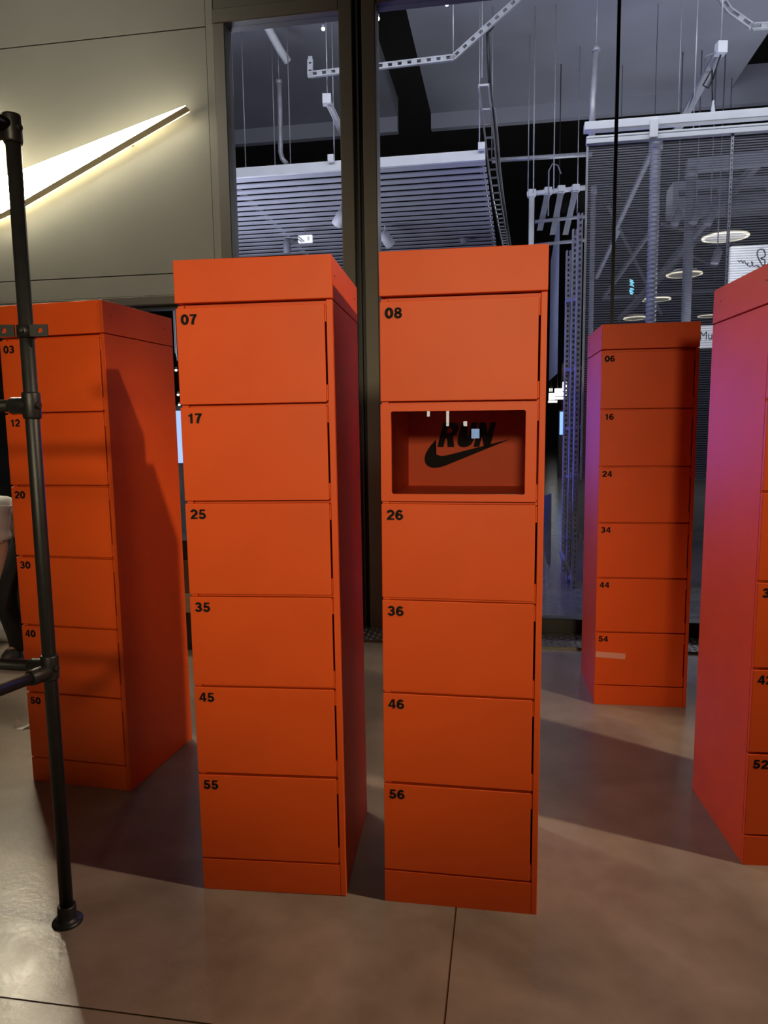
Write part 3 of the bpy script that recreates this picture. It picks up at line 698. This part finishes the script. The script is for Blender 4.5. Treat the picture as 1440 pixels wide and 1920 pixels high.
# --- thin hanger rods
rods = [(433, 40, 437, 178, 2.6), (614, 30, 614, 188, 2.6), (626, 220, 627, 297, 2.95), (455, 205, 461, 316, 3.4), (541, 170, 545, 312, 3.4), (513, 240, 516, 314, 3.6),
 (912, -10, 904, 146, 2.5), (900, 188, 899, 272, 2.93), (928, 95, 923, 220, 3.5), (997, 85, 1000, 362, 3.6), (1010, 125, 1000, 285, 3.8), (1038, 80, 1038, 357, 3.6),
 (1350, -10, 1352, 80, 2.3), (1275, 45, 1272, 208, 3.0), (1301, 180, 1300, 240, 2.4), (988, 190, 990, 362, 4.2), (850, -5, 850, 106, 2.4), (1084, 150, 1082, 400, 4.6)]
ROD_LAB = {0: ('thin steel rod dropping past the slatted raft, seen through the narrow window', 'rods seen through the narrow window'), 1: ('thin steel rod dropping beside the upper end of the cable ladder', 'rods by the cable ladder'),
 2: ('thin steel rod dropping from the hall ceiling to the white tube frame', 'rods over the tube frame'), 3: ('thin steel rod dropping from the hall ceiling by the sloping cable tray', 'rods by the cable tray')}
ROD_CLS = [0, 0, 0, 0, 0, 0, 1, 1, 1, 2, 2, 2, 3, 3, 3, 2, 1, 2]
for (x0, y0, x1, y1, t), rc in zip(rods, ROD_CLS):
    A = at(x0, y0, t); B = at(x1, y1, t); A.x = B.x; A.y = B.y; A.z = ZC
    solo('hanging_rod', tube(BM(), [A-B, (0, 0, 0)], 0.0065, 8), STEEL, ROD_LAB[rc][0], 'rod', B, (0, 0, 0), ROD_LAB[rc][1])
# --- pipes
def pipe(pix, t, r, label, m=STEEL):
    P = [at(x, y, t) for x, y in pix]; o0 = P[-1].copy(); b = tube(BM(), [p-o0 for p in P], r, 14)
    for p_ in (P[0],): tube(b, [p_-o0+Vector((0, 0, .0)), p_-o0-(P[0]-P[1]).normalized()*0.05], r*1.3, 12)
    q_ = P[0]-o0; tube(b, [q_, (q_.x, q_.y, ZC-.24-o0.z if r == .028 else ZC-o0.z)], .006, 6)
    return solo('pipe', b, m, label, 'pipe', o0)
pipe([(523, 150), (525, 200), (526, 285), (529, 297), (538, 308)], 3.6, 0.030, 'vertical grey drain pipe with an elbow above the slatted raft')
pipe([(1118, 88), (1112, 180), (1109, 262)], 3.0, 0.034, 'vertical white pipe behind the top rail of the ribbed screen')
pipe([(922, 301), (1000, 296), (1110, 289)], 4.4, 0.028, 'long horizontal white pipe crossing behind the rods')
# --- small white boxes and struts at the raft
def tiny_box(x, y, t, sz, name, label, cat, m=WHITEP):
    return solo(name, bevel(box(BM(), -sz[0]/2, sz[0]/2, -sz[1]/2, sz[1]/2, -sz[2]/2, sz[2]/2), 0.004), m, label, cat, at(x, y, t), GRID)
tiny_box(621, 297, 2.93, (0.07, 0.07, 0.07), 'junction_box', 'small white box on the raft rail near the big mullion', 'junction box')
tiny_box(903, 275, 2.93, (0.075, 0.075, 0.075), 'junction_box', 'small white box on the free corner of the slatted raft', 'junction box')
A = at(613, 187, 2.6); B = at(650, 262, 3.4)
tb_ = thing('track_bar', 'white lighting track sloping down behind the big mullion', 'light track', A)
obj('track', bar(BM(), (0, 0, 0), B-A, 0.05, 0.06), WHITEP, tb_)
obj('end_box', box(BM(), -0.045, 0.045, -0.05, 0.05, -0.05, 0.045), WHITEP, tb_)
obj('conduit', tube(BM(), [Vector((0.01, 0, -0.06)), (B-A)*0.5+Vector((0.02, 0, -0.13)), (B-A)+Vector((0.02, 0, -0.10))], 0.010, 8), STEEL, tb_)
# --- ribbed flexible duct
P = [at(498, 44, 3.2), at(512, 70, 3.3), at(526, 95, 3.4), at(540, 116, 3.5)]
b = BM(); n = 22; pts = []; rs = []
for i in range(n*2+1):
    u = i/(n*2)*3; k = min(2, int(u)); pts.append(P[k].lerp(P[k+1], u-k)-P[0]); rs.append(0.052 if i % 2 else 0.040)
tube(b, pts, rs, 12)
solo('flexible_duct', b, WHITEP, 'ribbed flexible duct running up to the hall ceiling', 'duct', P[0])
# --- cable ladder running away beside the raft
lp = [(904, 160, 2.6), (909, 205, 2.9), (915, 258, 3.4), (921, 318, 4.2), (929, 375, 5.2), (938, 425, 6.6), (946, 465, 8.4)]
LP = [at(x+3, y, t) for x, y, t in lp]; o0 = LP[0]
cl_ = thing('cable_ladder', 'long cable ladder running away beside the slatted raft', 'cable ladder', o0)
for sg_ in (-1, 1):
    b = BM()
    for A, B in zip(LP, LP[1:]): bar(b, A-o0+AX*0.05*sg_, B-o0+AX*0.05*sg_, 0.016, 0.05)
    obj('side_rail', b, STEEL, cl_)
for A, B in zip(LP, LP[1:]):
    nn = max(1, int((B-A).length/0.22))
    for i in range(nn): c = A.lerp(B, i/nn)-o0; obj('rung', bar(BM(), c-AX*0.05, c+AX*0.05, 0.02, 0.02), STEEL, cl_)
obj('cable', tube(BM(), [at(925, 48, 2.5)-o0, at(914, 62, 2.5)-o0, at(916, 110, 2.5)-o0]+[p+Vector((0.06, 0, 0.03))-o0 for p in LP], 0.016, 8), CABLE, cl_)
obj('cable', tube(BM(), [p+Vector((0.09, 0, 0.01))-o0 for p in LP[1:]], 0.012, 8), GREYP, cl_)
# --- lighting tray by the ribbed screen
A = at(1352, 90, 2.3); B = at(1290, 200, 3.2); C = at(1262, 258, 3.8)
tr = thing('cable_tray', 'sloping cable tray with a white end box and looping cables', 'cable tray', A)
obj('tray', bar(BM(), (0, 0, 0), C-A, 0.09, 0.03), GREYP, tr)
obj('tray_lip', bar(BM(), Vector((.045, 0, 0.02)), C-A+Vector((.045, 0, 0.02)), 0.012, 0.05), STEEL, tr)
obj('end_box', bevel(box(BM(), -.045, .045, -.045, .045, -.06, .05), .006), WHITEP, tr)
obj('cable', tube(BM(), [Vector((-.02, 0, -.03)), Vector((-.12, .05, -.05)), at(1322, 110, 2.5)-A, at(1318, 140, 2.6)-A, at(1308, 165, 2.8)-A, (C-A)*.7], .007, 8), GREYP, tr)
obj('cable', tube(BM(), [Vector((.0, 0, -.06)), at(1347, 115, 2.4)-A, at(1336, 150, 2.6)-A, at(1328, 165, 2.6)-A, at(1318, 160, 2.7)-A, at(1335, 130, 2.6)-A, at(1336, 190, 2.6)-A], .008, 8), CABLE, tr)
obj('lamp_bulb', lathe(BM(), [(.006, -.07), (.022, -.05), (.020, -.02), (.012, .02), (.010, .06)], 12, Matrix.Translation(at(1337, 200, 2.6)-A)), WHITEP, tr)
# --- clothing-rail like rack of tubes and slotted posts right of tower 08
A = at(988, 364, 4.2); B = at(1097, 352, 4.2)
hr_ = thing('tube_frame', 'white tube frame with cube clamps and hanging straps beyond the glass', 'frame', A)
obj('top_tube', tube(BM(), [(0, 0, 0), B-A], 0.030, 12), WHITEP, hr_)
for x, y in ((997, 363), (1027, 359), (1052, 356), (1079, 354)):
    c = at(x, y, 4.2)-A; obj('cube_clamp', bevel(box(BM(), c.x-.045, c.x+.045, c.y-.045, c.y+.045, c.z-.045, c.z+.045), .006), WHITEP, hr_)
c = at(997, 365, 4.2); obj('post', tube(BM(), [c-A, Vector((c.x, c.y, 0.0))-A], .034, 12), WHITEP, hr_)
for x, y, x2, y2 in ((1027, 362, 1012, 432), (1052, 359, 1036, 440), (1079, 357, 1060, 440)):
    obj('strap', bar(BM(), at(x, y, 4.15)-A, at(x2, y2, 4.9)-A, .075, .006), GREYP, hr_)
for yy in (408, 452): obj('cross_tube', tube(BM(), [at(1003, yy+8, 4.6)-A, at(1096, yy-2, 4.6)-A], .022, 10), GREYP, hr_)
obj('cable_loop', tube(BM(), [at(1028, 405, 4.1)-A, at(1029, 320, 4.1)-A, at(1036, 307, 4.1)-A, at(1046, 310, 4.1)-A, at(1052, 326, 4.1)-A], .008, 8), GREYP, hr_)
BANNER = mat('pale_banner', (0.40, 0.42, 0.55), 0.5, var=0.1, scale=1)
A = at(1050, 392, 5.0); B = at(1033, 455, 6.8)
zb = at(1050, 700, 5.0).z
b = BM(); v = [b.verts.new(c) for c in ((0, 0, 0), (B.x-A.x, B.y-A.y, -.30), (B.x-A.x, B.y-A.y, zb-A.z), (0, 0, zb-A.z))]; b.faces.new(v)
bmesh.ops.solidify(b, geom=b.faces[:], thickness=0.02)
hb_ = thing('hanging_banner', 'tall bluish hanging panel seen edge-on right of tower 08', 'banner', A); obj('panel', b, BANNER, hb_); hang(hb_, -.01, 0.02, -.02)
def slotted_post(x, ytop, t, parent, A):
    P_ = at(x, ytop, t)-A; b = BM(); wd = .045; zbot = -A.z
    for sg_ in (-1, 1): box(b, P_.x-wd/2 if sg_ < 0 else P_.x+wd*.22, P_.x-wd*.22 if sg_ < 0 else P_.x+wd/2, P_.y-.02, P_.y+.02, zbot, P_.z)
    z = zbot+.02
    while z < P_.z-.04: box(b, P_.x-wd*.23, P_.x+wd*.23, P_.y-.018, P_.y+.018, z, z+.025); z += .05
    obj('slotted_post', b, STEEL, parent)
A = wp(1.0, 1.9, 0.0); A = at(1074, 1150, 1.9); A.z = 0
sr = thing('slotted_shelving', 'slotted steel shelving uprights with rungs beyond the glass beside tower 06', 'shelving', A)
for x, yt, t in ((1066, 470, 2.3), (1078, 430, 1.9), (1088, 400, 1.6)): slotted_post(x, yt, t, sr, A)
for yy in (560, 690, 800, 890, 1005):
    obj('rung', bar(BM(), at(1063, yy+4, 2.3)-A, at(1088, yy, 1.6)-A, .03, .03), GREYP, sr)
foot = at(1052, 1035, 2.0)-A; foot2 = at(1073, 1084, 1.7)-A
obj('stay', tube(BM(), [foot, foot2], [.022, .022], 12), GREYP, sr)
obj('stay_foot', lathe(BM(), [(.02, -.03), (.04, -.02), (.04, .02), (.02, .03)], 14, Matrix.Translation(foot2)), GREYP, sr)
LEAN = mat('white_board', (0.30, 0.30, 0.36), 0.4)
A = at(1027, 1070, 1.6); b = BM()
pts = [at(1019, 930, 1.6)-A, at(1034, 925, 1.9)-A, at(1033, 1052, 1.9)-A, at(1030, 1070, 1.8)-A, at(1018, 1030, 1.6)-A]
b.faces.new([b.verts.new(p_) for p_ in pts]); bmesh.ops.solidify(b, geom=b.faces[:], thickness=0.01)
box(b, -.01, .01, -.01, .01, -A.z, .05)
solo('leaning_board', b, LEAN, 'pale pointed board on a short stem beyond the glass right of tower 08', 'board', A)
# --- ribbed transparent screen with its rails
A = at(1097, 262, 1.5); s1 = 5.0
sc = thing('ribbed_screen', 'transparent ribbed screen hanging from two white rails beyond the glass', 'screen', A, GRID)
zr = at(1097, 240, 1.5).z-A.z
obj('top_rail', bevel(box(BM(), -.01, s1, -.05, .05, zr-.035, zr+.035), .004), WHITEP, sc)
obj('hanging_rail', bevel(box(BM(), .01, s1, -.03, .03, -.045, -.005), .003), WHITEP, sc)
obj('hanging_rail', bevel(box(BM(), .01, s1, -.03, .03, .0, .018), .003), WHITEP, sc)
zlow = at(1091, 900, 1.5).z-A.z
obj('sheet', box(BM(), .02, s1, -.003, .003, zlow, -.045), RIBBED, sc)
obj('edge_strip', box(BM(), .012, .030, -.012, .012, zlow, -.045), STEEL, sc)
cs_ = st(at(1224, 240, 1.5))[0]-st(A)[0]
obj('bracket', bevel(box(BM(), cs_-.035, cs_+.035, -.065, -.04, -.045, zr+.01), .006), WHITEP, sc)
cs2 = st(at(1373, 260, 1.5))[0]-st(A)[0]
b = BM(); z = zlow
box(b, cs2-.011, cs2-.004, -.012, .012, zlow, -.045); box(b, cs2+.004, cs2+.011, -.012, .012, zlow, -.045)
while z < -.06: box(b, cs2-.004, cs2+.004, -.010, .010, z, z+.02); z += .04
obj('seam_strip', b, STEEL, sc)
# --- columns and truss braces behind the screen
def column(x, ytop, x2, t, r, label, m, ribs=False):
    P_ = at(x, ytop, t); b = BM()
    if ribs:
        prof = []; z = 0
        while z < P_.z-.05: prof += [(r, z), (r, z+.03), (r*.86, z+.034), (r*.86, z+.046)]; z += .05
        lathe(b, prof, 18)
    else: lathe(b, [(r, 0), (r, P_.z)], 18)
    lathe(b, [(r*1.25, P_.z-.1), (r*1.25, P_.z)], 18); lathe(b, [(r*1.3, 0.0), (r*1.3, .04)], 18)
    return solo('column', b, m, label, 'column', (P_.x, P_.y, 0))
column(1230, 262, 1217, 3.2, .058, 'bright ribbed silver column behind the ribbed screen', STEEL, True)
column(1296, 318, 1286, 5.2, .062, 'plain grey column under a crossbeam behind the ribbed screen', GREYP)
column(1113, 350, 1100, 4.2, .030, 'slim grey column at the free edge of the ribbed screen', GREYP)
A = at(1288, 312, 5.2); B = at(1520, 290, 5.2)
solo('crossbeam', bar(BM(), (0, 0, 0), B-A, .12, .16), GREYP, 'grey crossbeam resting on the plain grey column', 'beam', A)
A = at(1262, 372, 6.5); B = at(1520, 352, 6.5)
bb = thing('duct_box', 'grey duct with a dark slot grille behind the plain grey column', 'duct', A, GRID)
Lb = (B-A).length; obj('duct_body', bevel(box(BM(), 0, Lb, 0, .5, -.2, .25), .01), GREYP, bb)
obj('slot_grille', box(BM(), .06, .62, -.01, .0, .02, .10), CABLE, bb); obj('slot_grille', box(BM(), .85, 1.3, -.01, .0, .0, .06), CABLE, bb)
TR0 = at(1226, 275, 3.8); trs_ = thing('roof_truss', 'dark grey roof truss of slanting braces behind the ribbed screen', 'truss', TR0)
for k, (x0, y0, x1, y1, t0_, t1_, wd) in enumerate([(1226, 275, 1150, 440, 3.8, 5.2, .05), (1160, 430, 1118, 520, 5.2, 6.0, .05), (1440, 285, 1250, 500, 5.5, 8.0, .09), (1385, 350, 1160, 600, 8.0, 9.5, .07),
        (1230, 420, 1130, 560, 6.5, 7.5, .05), (1270, 470, 1340, 500, 7.5, 8.5, .03), (1330, 430, 1180, 585, 9.0, 10.5, .05), (1140, 385, 1240, 590, 8.2, 9.2, .04), (1420, 470, 1240, 420, 9.5, 9.5, .05), (1430, 540, 1130, 560, 10.0, 10.0, .06)]):
    A = at(x0, y0, t0_)-TR0; B = at(x1, y1, t1_)-TR0
    obj('brace', bar(BM(), A, B, wd, wd), GREYP, trs_)
    hang(trs_, A.x, A.y, A.z, .003)
# spotlights hanging under the crossbeam
SPOTM = mat('spot_grey', (0.14, 0.14, 0.15), 0.5)
for x, y in ((1270, 405), (1305, 402), (1332, 405), (1345, 478)):
    P_ = at(x, y, 5.0); b = BM(); lathe(b, [(.05, -.12), (.055, -.10), (.05, .06), (.02, .09)], 14, Matrix.Rotation(R_(18), 4, 'Y')); tube(b, [(0, 0, .07), (0, 0, ZC-P_.z)], .008, 6)
    solo('track_spotlight', b, SPOTM, 'dark grey track spotlight hanging behind the ribbed screen', 'spotlight', P_, (0, 0, 0), 'unlit spotlights behind the ribbed screen')
# --- pendant dish lamps
DISH = mat('pendant_dish', (0.25, 0.22, 0.15), 0.5); RIM = mat('pendant_glow', (1, .95, .8), .4, emit=2.2, ecol=(1.0, .86, .58))
DIFF = mat('pendant_diffuser', (1, .95, .8), .4, emit=0.16, ecol=(1.0, .88, .62))
for x, y, wpx in ((1360, 445, 82), (1283, 515, 64), (1230, 562, 53), (1192, 597, 46), (1327, 593, 36)):
    dist = 0.62*F_PX/wpx; d = ray(x, y); P_ = CAM+d*(dist/d.dot(fw))
    pl = thing('pendant_lamp', 'round glowing dish pendant lamp hanging in the hall', 'lamp', P_, (0, 0, 0), 'row of dish pendant lamps in the hall')
    obj('dish', lathe(BM(), [(.31, .0), (.30, .03), (.2, .075), (.05, .10)], 36), DISH, pl)
    rb = BM(); n = 40
    ring = [[rb.verts.new((r*math.cos(2*math.pi*k/n), r*math.sin(2*math.pi*k/n), z)) for k in range(n)] for r, z in ((.312, .012), (.314, -.004), (.278, -.010), (.272, .0))]
    for a_, b_ in zip(ring, ring[1:]):
        for k in range(n): rb.faces.new((a_[k], a_[(k+1) % n], b_[(k+1) % n], b_[k]))
    obj('glow_rim', rb, RIM, pl)
    obj('diffuser', lathe(BM(), [(.272, -.004), (.27, -.006), (.05, -.008)], 36), DIFF, pl)
    obj('cord', tube(BM(), [(0, 0, .09), (0, 0, (ZC if st(P_)[1] < tE else ZC+2.0)-P_.z)], .004, 6), CABLE, pl)
# --- shop signs
SIGNL = mat('sign_white', (1, 1, 1), .5, emit=0.85, ecol=(1, .99, .96)); INK = mat('sign_ink', (.05, .05, .05), .6)
def sign_text(parent, body, w_, h_, x, z, shear=0.0, mirror=False, off=0.0, y=-.012):
    me, a, b_ = text_mesh('lettering', body, 1.0, INK, off, shear); fit_mesh(me, a, b_, w_, h_)
    o = obj('lettering', me, None, parent, (x, y, z))
    if mirror: o.scale = (-1, 1, 1)
    return o
A = at(1368, 530, 6.0); B = at(1368, 462, 6.0); wS = 1.25
sn = thing('lightbox_sign', 'white lightbox sign with mirrored handwritten lettering above the cut-off tower', 'sign', A, GRID)
obj('lightbox', bevel(box(BM(), 0, wS, -.01, .08, 0, B.z-A.z), .004), SIGNL, sn)
P1 = at(1437, 503, 6.0); hh = (at(1400, 484, 6.0)-at(1400, 503, 6.0)).length
# handwriting drawn as brush strokes: looped B, a, n (seen from behind)
def script_stroke(pts, r):
    b = BM(); P_ = []; n = len(pts)
    for i in range(n-1):
        p0 = pts[max(0, i-1)]; p1 = pts[i]; p2 = pts[i+1]; p3 = pts[min(n-1, i+2)]
        for k in range(5):
            u = k/5; P_.append(Vector([0.5*((2*p1[j])+(-p0[j]+p2[j])*u+(2*p0[j]-5*p1[j]+4*p2[j]-p3[j])*u*u+(-p0[j]+3*p1[j]-3*p2[j]+p3[j])*u**3) for j in (0, 1)]))
    P_.append(Vector(pts[-1]))
    tube(b, [(p.x, 0, p.y) for p in P_], r, 6); return b
def sgn(x, y): s_, t_, z_ = st(at(x, y, 6.0)); a_ = st(A); return (s_-a_[0], z_-a_[2])
for pts, r in (([(1383, 488), (1386, 492), (1389, 488), (1392, 494), (1395, 489), (1399, 496), (1403, 492)], .006), ([(1403, 492), (1401, 498), (1407, 500), (1411, 494), (1408, 491), (1412, 500), (1418, 498)], .006),
        ([(1418, 498), (1426, 502), (1433, 496), (1433, 488), (1426, 485), (1434, 480), (1431, 469), (1422, 469), (1419, 478), (1424, 490), (1432, 503)], .009)):
    o = obj('script_letter', script_stroke([sgn(*p_) for p_ in pts], r), INK, sn, (0, -.012, 0))
A = at(1300, 653, 7.5); B = at(1300, 611, 7.5)
sn = thing('shop_sign', 'small white lit shop sign starting with M between the right towers', 'sign', A, GRID)
obj('lightbox', bevel(box(BM(), 0, .75, -.01, .08, 0, B.z-A.z), .004), SIGNL, sn)
hang(sn, .3, .04, B.z-A.z)
x0 = st(at(1312, 640, 7.5))[0]-st(A)[0]
sign_text(sn, 'Mu', .19, .135, x0, (B.z-A.z)*.36)
LEDM = mat('cyan_led', (.2, .8, 1), .4, emit=3.0, ecol=(.25, .78, 1.0))
A = at(1180, 552, 8.0); ld = thing('led_sign', 'small cyan LED sign seen at a slant behind the ribbed screen', 'sign', A, (0, 0, R_(48)))
obj('housing', box(BM(), -.02, .20, 0, .04, -.01, .27), CABLE, ld)
hang(ld, .1, .02, .26)
for k in range(9):
    if k != 4: obj('led_row', box(BM(), 0.0 if k % 3 else .03, .17 if k % 2 else .12, -.008, 0, .012+k*.028, .030+k*.028), LEDM, ld)
# --- shop signs far down the hall and their row of lamps
HSIGN = mat('far_sign', (1, 1, 1), .5, emit=3.2, ecol=(1, .95, .84))
for k, (x0, y0, x1, y1, t) in enumerate([(1055, 716, 1063, 733, 18), (1040, 728, 1055, 743, 22), (1029, 737, 1040, 750, 26), (1048, 735, 1063, 742, 30), (1038, 744, 1057, 749, 34), (1028, 751, 1045, 755, 38), (1030, 728, 1036, 734, 40)]):
    A = at(x0, y1, t); B = at(x1, y0, t)
    sf = thing('far_shop_sign', 'lit white blade sign far down the hall right of tower 08', 'sign', A, GRID, 'lit shop signs far down the hall')
    obj('lightbox', box(BM(), 0, (B-A).dot(AX), 0, .1, 0, B.z-A.z), HSIGN, sf)
    obj('bracket', tube(BM(), [(.1, .05, B.z-A.z), (.1, .05, ZC+2.0-A.z)], .015, 6), CABLE, sf)
BLUE = mat('blue_led', (.2, .4, 1), .4, emit=2.0, ecol=(.25, .45, 1.0))
A = at(1049, 815, 16); B = at(1057, 772, 16)
bs = thing('blue_totem', 'narrow blue lit totem on the hall floor far behind tower 08', 'sign', (A.x, A.y, 0), GRID)
obj('screen', box(BM(), 0, (B-A).dot(AX), -.02, 0, A.z, B.z), BLUE, bs); obj('case', box(BM(), -.03, (B-A).dot(AX)+.03, 0, .15, 0, B.z+.05), CABLE, bs)
# --- blue media screens whose glow reaches the towers
BIGLED = mat('violet_media_screen', (.2, .2, .6), .4, emit=24.0, ecol=(.14, .14, 1.0))
A = Vector((-0.42, 7.2, 0)); ms = thing('media_totem', 'standing media screen glowing violet beyond the glass behind tower 07', 'screen', A, (0, 0, R_(72)))
obj('case', bevel(box(BM(), 0, .95, 0, .12, .0, 2.30), .01), CABLE, ms); obj('screen', box(BM(), .03, .92, -.006, 0, 1.0, 2.25), BIGLED, ms)
obj('foot', bevel(box(BM(), .05, .90, -.15, .27, 0, .03), .006), CABLE, ms)
LEDS = mat('pale_blue_lightbox', (.5, .7, 1), .4, emit=1.6, ecol=(.40, .55, 1.0))
A = at(332, 868, 1.4); B = at(348, 770, 1.4); lb = thing('light_column', 'pale blue light column beyond the glass between tower 03 and tower 07', 'light', (A.x, A.y, 0), GRID)
obj('case', box(BM(), -.02, .14, 0, .10, 0, 1.80), GREYP, lb); obj('light_strip', box(BM(), 0, .12, -.006, 0, A.z, B.z), LEDS, lb)
BULB = mat('warm_bulb', (1, 1, 1), .4, emit=6.0, ecol=(1, .95, .85))
def downlight(P_, label, grp, r=.022):
    d_ = thing('downlight', label, 'lamp', P_, (0, 0, 0), grp); b = BM(); bmesh.ops.create_uvsphere(b, u_segments=12, v_segments=8, radius=r); obj('bulb', b, BULB, d_)
    obj('socket', lathe(BM(), [(r*.8, r*.5), (r*.9, r*2), (r*.3, r*2.4)], 12), GREYP, d_); obj('cord', tube(BM(), [(0, 0, r*2), (0, 0, max(.1, ZC-P_.z))], .003, 6), CABLE, d_)
for x, y in ((606, 54), (708.5, 35), (838, 8)): downlight(at(x, y, 2.0), 'tiny bright bulb hanging below the hall ceiling', 'tiny bulbs below the hall ceiling', .018)
for x, y, t in ((330, 694, 2.2), (334, 740, 2.5), (336, 759, 2.9)): downlight(at(x, y, t), 'tiny bright bulb in the gap between tower 03 and tower 07', 'tiny bulbs in the gap', .014)
# --- things fixed under the raft
P_ = raft_pt(572, 452, -.19); e = thing('exit_sign', 'small white illuminated pictogram sign under the slatted raft', 'sign', P_, GRID)
wE = 27/F_PX*(P_-CAM).dot(fw); hE = wE*.5
obj('lightbox', bevel(box(BM(), -wE/2, wE/2, 0, .04, -.02, hE-.02), .003), SIGNL, e); obj('stem', tube(BM(), [(0, .02, hE-.02), (0, .02, hE+.06)], .008, 6), GREYP, e)
for k, (xa, za, xb, zb_) in enumerate(((-.48, .85, -.05, .1), (-.5, .5, -.2, .05))): obj('pictogram', bar(BM(), (xa*wE, -.004, za*hE-.02), (xb*wE, -.004, zb_*hE-.02), wE*.05, wE*.05), INK, e)
obj('pictogram', tube(BM(), [((.24+.05*math.cos(a))*wE, -.004, (.5+.22*math.sin(a))*hE-.02) for a in [i*math.pi/5 for i in range(11)]], wE*.014, 6), INK, e)
P_ = raft_pt(538, 462, -.10); b = BM(); rr_ = 7/F_PX*(P_-CAM).dot(fw); lathe(b, [(rr_, -rr_*1.9), (rr_*1.02, rr_*1.2), (rr_*.9, rr_*1.5)], 18)
solo('pendant_speaker', b, GREYP, 'grey cylinder speaker hanging under the slatted raft', 'speaker', P_)
P_ = raft_pt(870, 450, -.03); b = BM(); rr_ = 9/F_PX*(P_-CAM).dot(fw); lathe(b, [(rr_*.2, -rr_*.9), (rr_*.75, -rr_*.6), (rr_, 0), (rr_, rr_*.25)], 20)
solo('dome_sensor', b, GREYP, 'small grey dome sensor under the slatted raft', 'sensor', P_)
for (x, y, lab, tl) in ((722, 444, 'white track spotlight tilted under the raft above tower 08', 1), (640, 405, 'white track spotlight half hidden by the big mullion', -1)):
    P_ = raft_pt(x, y, -.18); u = 10/F_PX*(P_-CAM).dot(fw)
    spt = thing('raft_spotlight', lab, 'spotlight', P_)
    rm = Matrix.Rotation(R_(-38*tl), 4, 'Y') @ Matrix.Rotation(R_(25), 4, 'X')
    obj('can', lathe(BM(), [(u*.85, -u*2.0), (u, -u*1.9), (u, u*.6), (u*.6, u*1.0)], 18, rm), WHITEP, spt); obj('lens', lathe(BM(), [(u*.7, -u*2.05), (u*.72, -u*2.02)], 18, rm), CABLE, spt)
    obj('yoke', tube(BM(), [(0, 0, 0), (0, 0, u*2.2)], u*.18, 8), WHITEP, spt)

# =============================================================== LAMPS AND SCREEN ON THE BACK WALL (the locker's window mirrors them)
ya = R_(-9.289); nP = Vector((math.sin(ya), -math.cos(ya), 0)); P0_ = Vector((-0.0136, 2.2541, 0)) + Vector((-math.sin(ya), math.cos(ya), 0))*0.010
def mirrored(x, y):                                  # pixel on the pane -> point on the back wall
    d = ray(x, y); h = CAM + d*((P0_-CAM).dot(nP)/d.dot(nP)); r = d - nP*(2*d.dot(nP))
    return h + r*(((M0-OUT*9.98)-h).dot(OUT)/r.dot(OUT))
WLAMP = mat('wall_lamp_glow', (1, 1, 1), .4, emit=7.0, ecol=(1.0, .93, .78)); WSCR = mat('blue_wall_screen', (.5, .7, 1), .4, emit=6.0, ecol=(.45, .68, 1.0))
def wall_fix(name, x0, y0, x1, y1, m, label, cat):
    A = mirrored(x0, y1); B = mirrored(x1, y0); w_ = (B-A).dot(AX); lo, hi = min(0, w_), max(0, w_); h_ = B.z-A.z
    t_ = thing(name, label, cat, A, GRID)
    obj('case', box(BM(), lo-.01, hi+.01, -.02, .01, -.01, h_+.01), CABLE, t_); obj('glow', box(BM(), lo, hi, .01, .022, 0, h_), m, t_)
wall_fix('wall_lamp', 869, 790, 876, 799, WLAMP, 'small square warm wall lamp on the back wall', 'lamp')
wall_fix('wall_screen', 884, 804, 899, 822, WSCR, 'small pale blue screen on the back wall', 'screen')
wall_fix('strip_light', 801, 767, 806, 781, WLAMP, 'short upright strip light on the back wall', 'lamp')
wall_fix('strip_light', 837, 767, 842, 799, WLAMP, 'long upright strip light on the back wall', 'lamp')
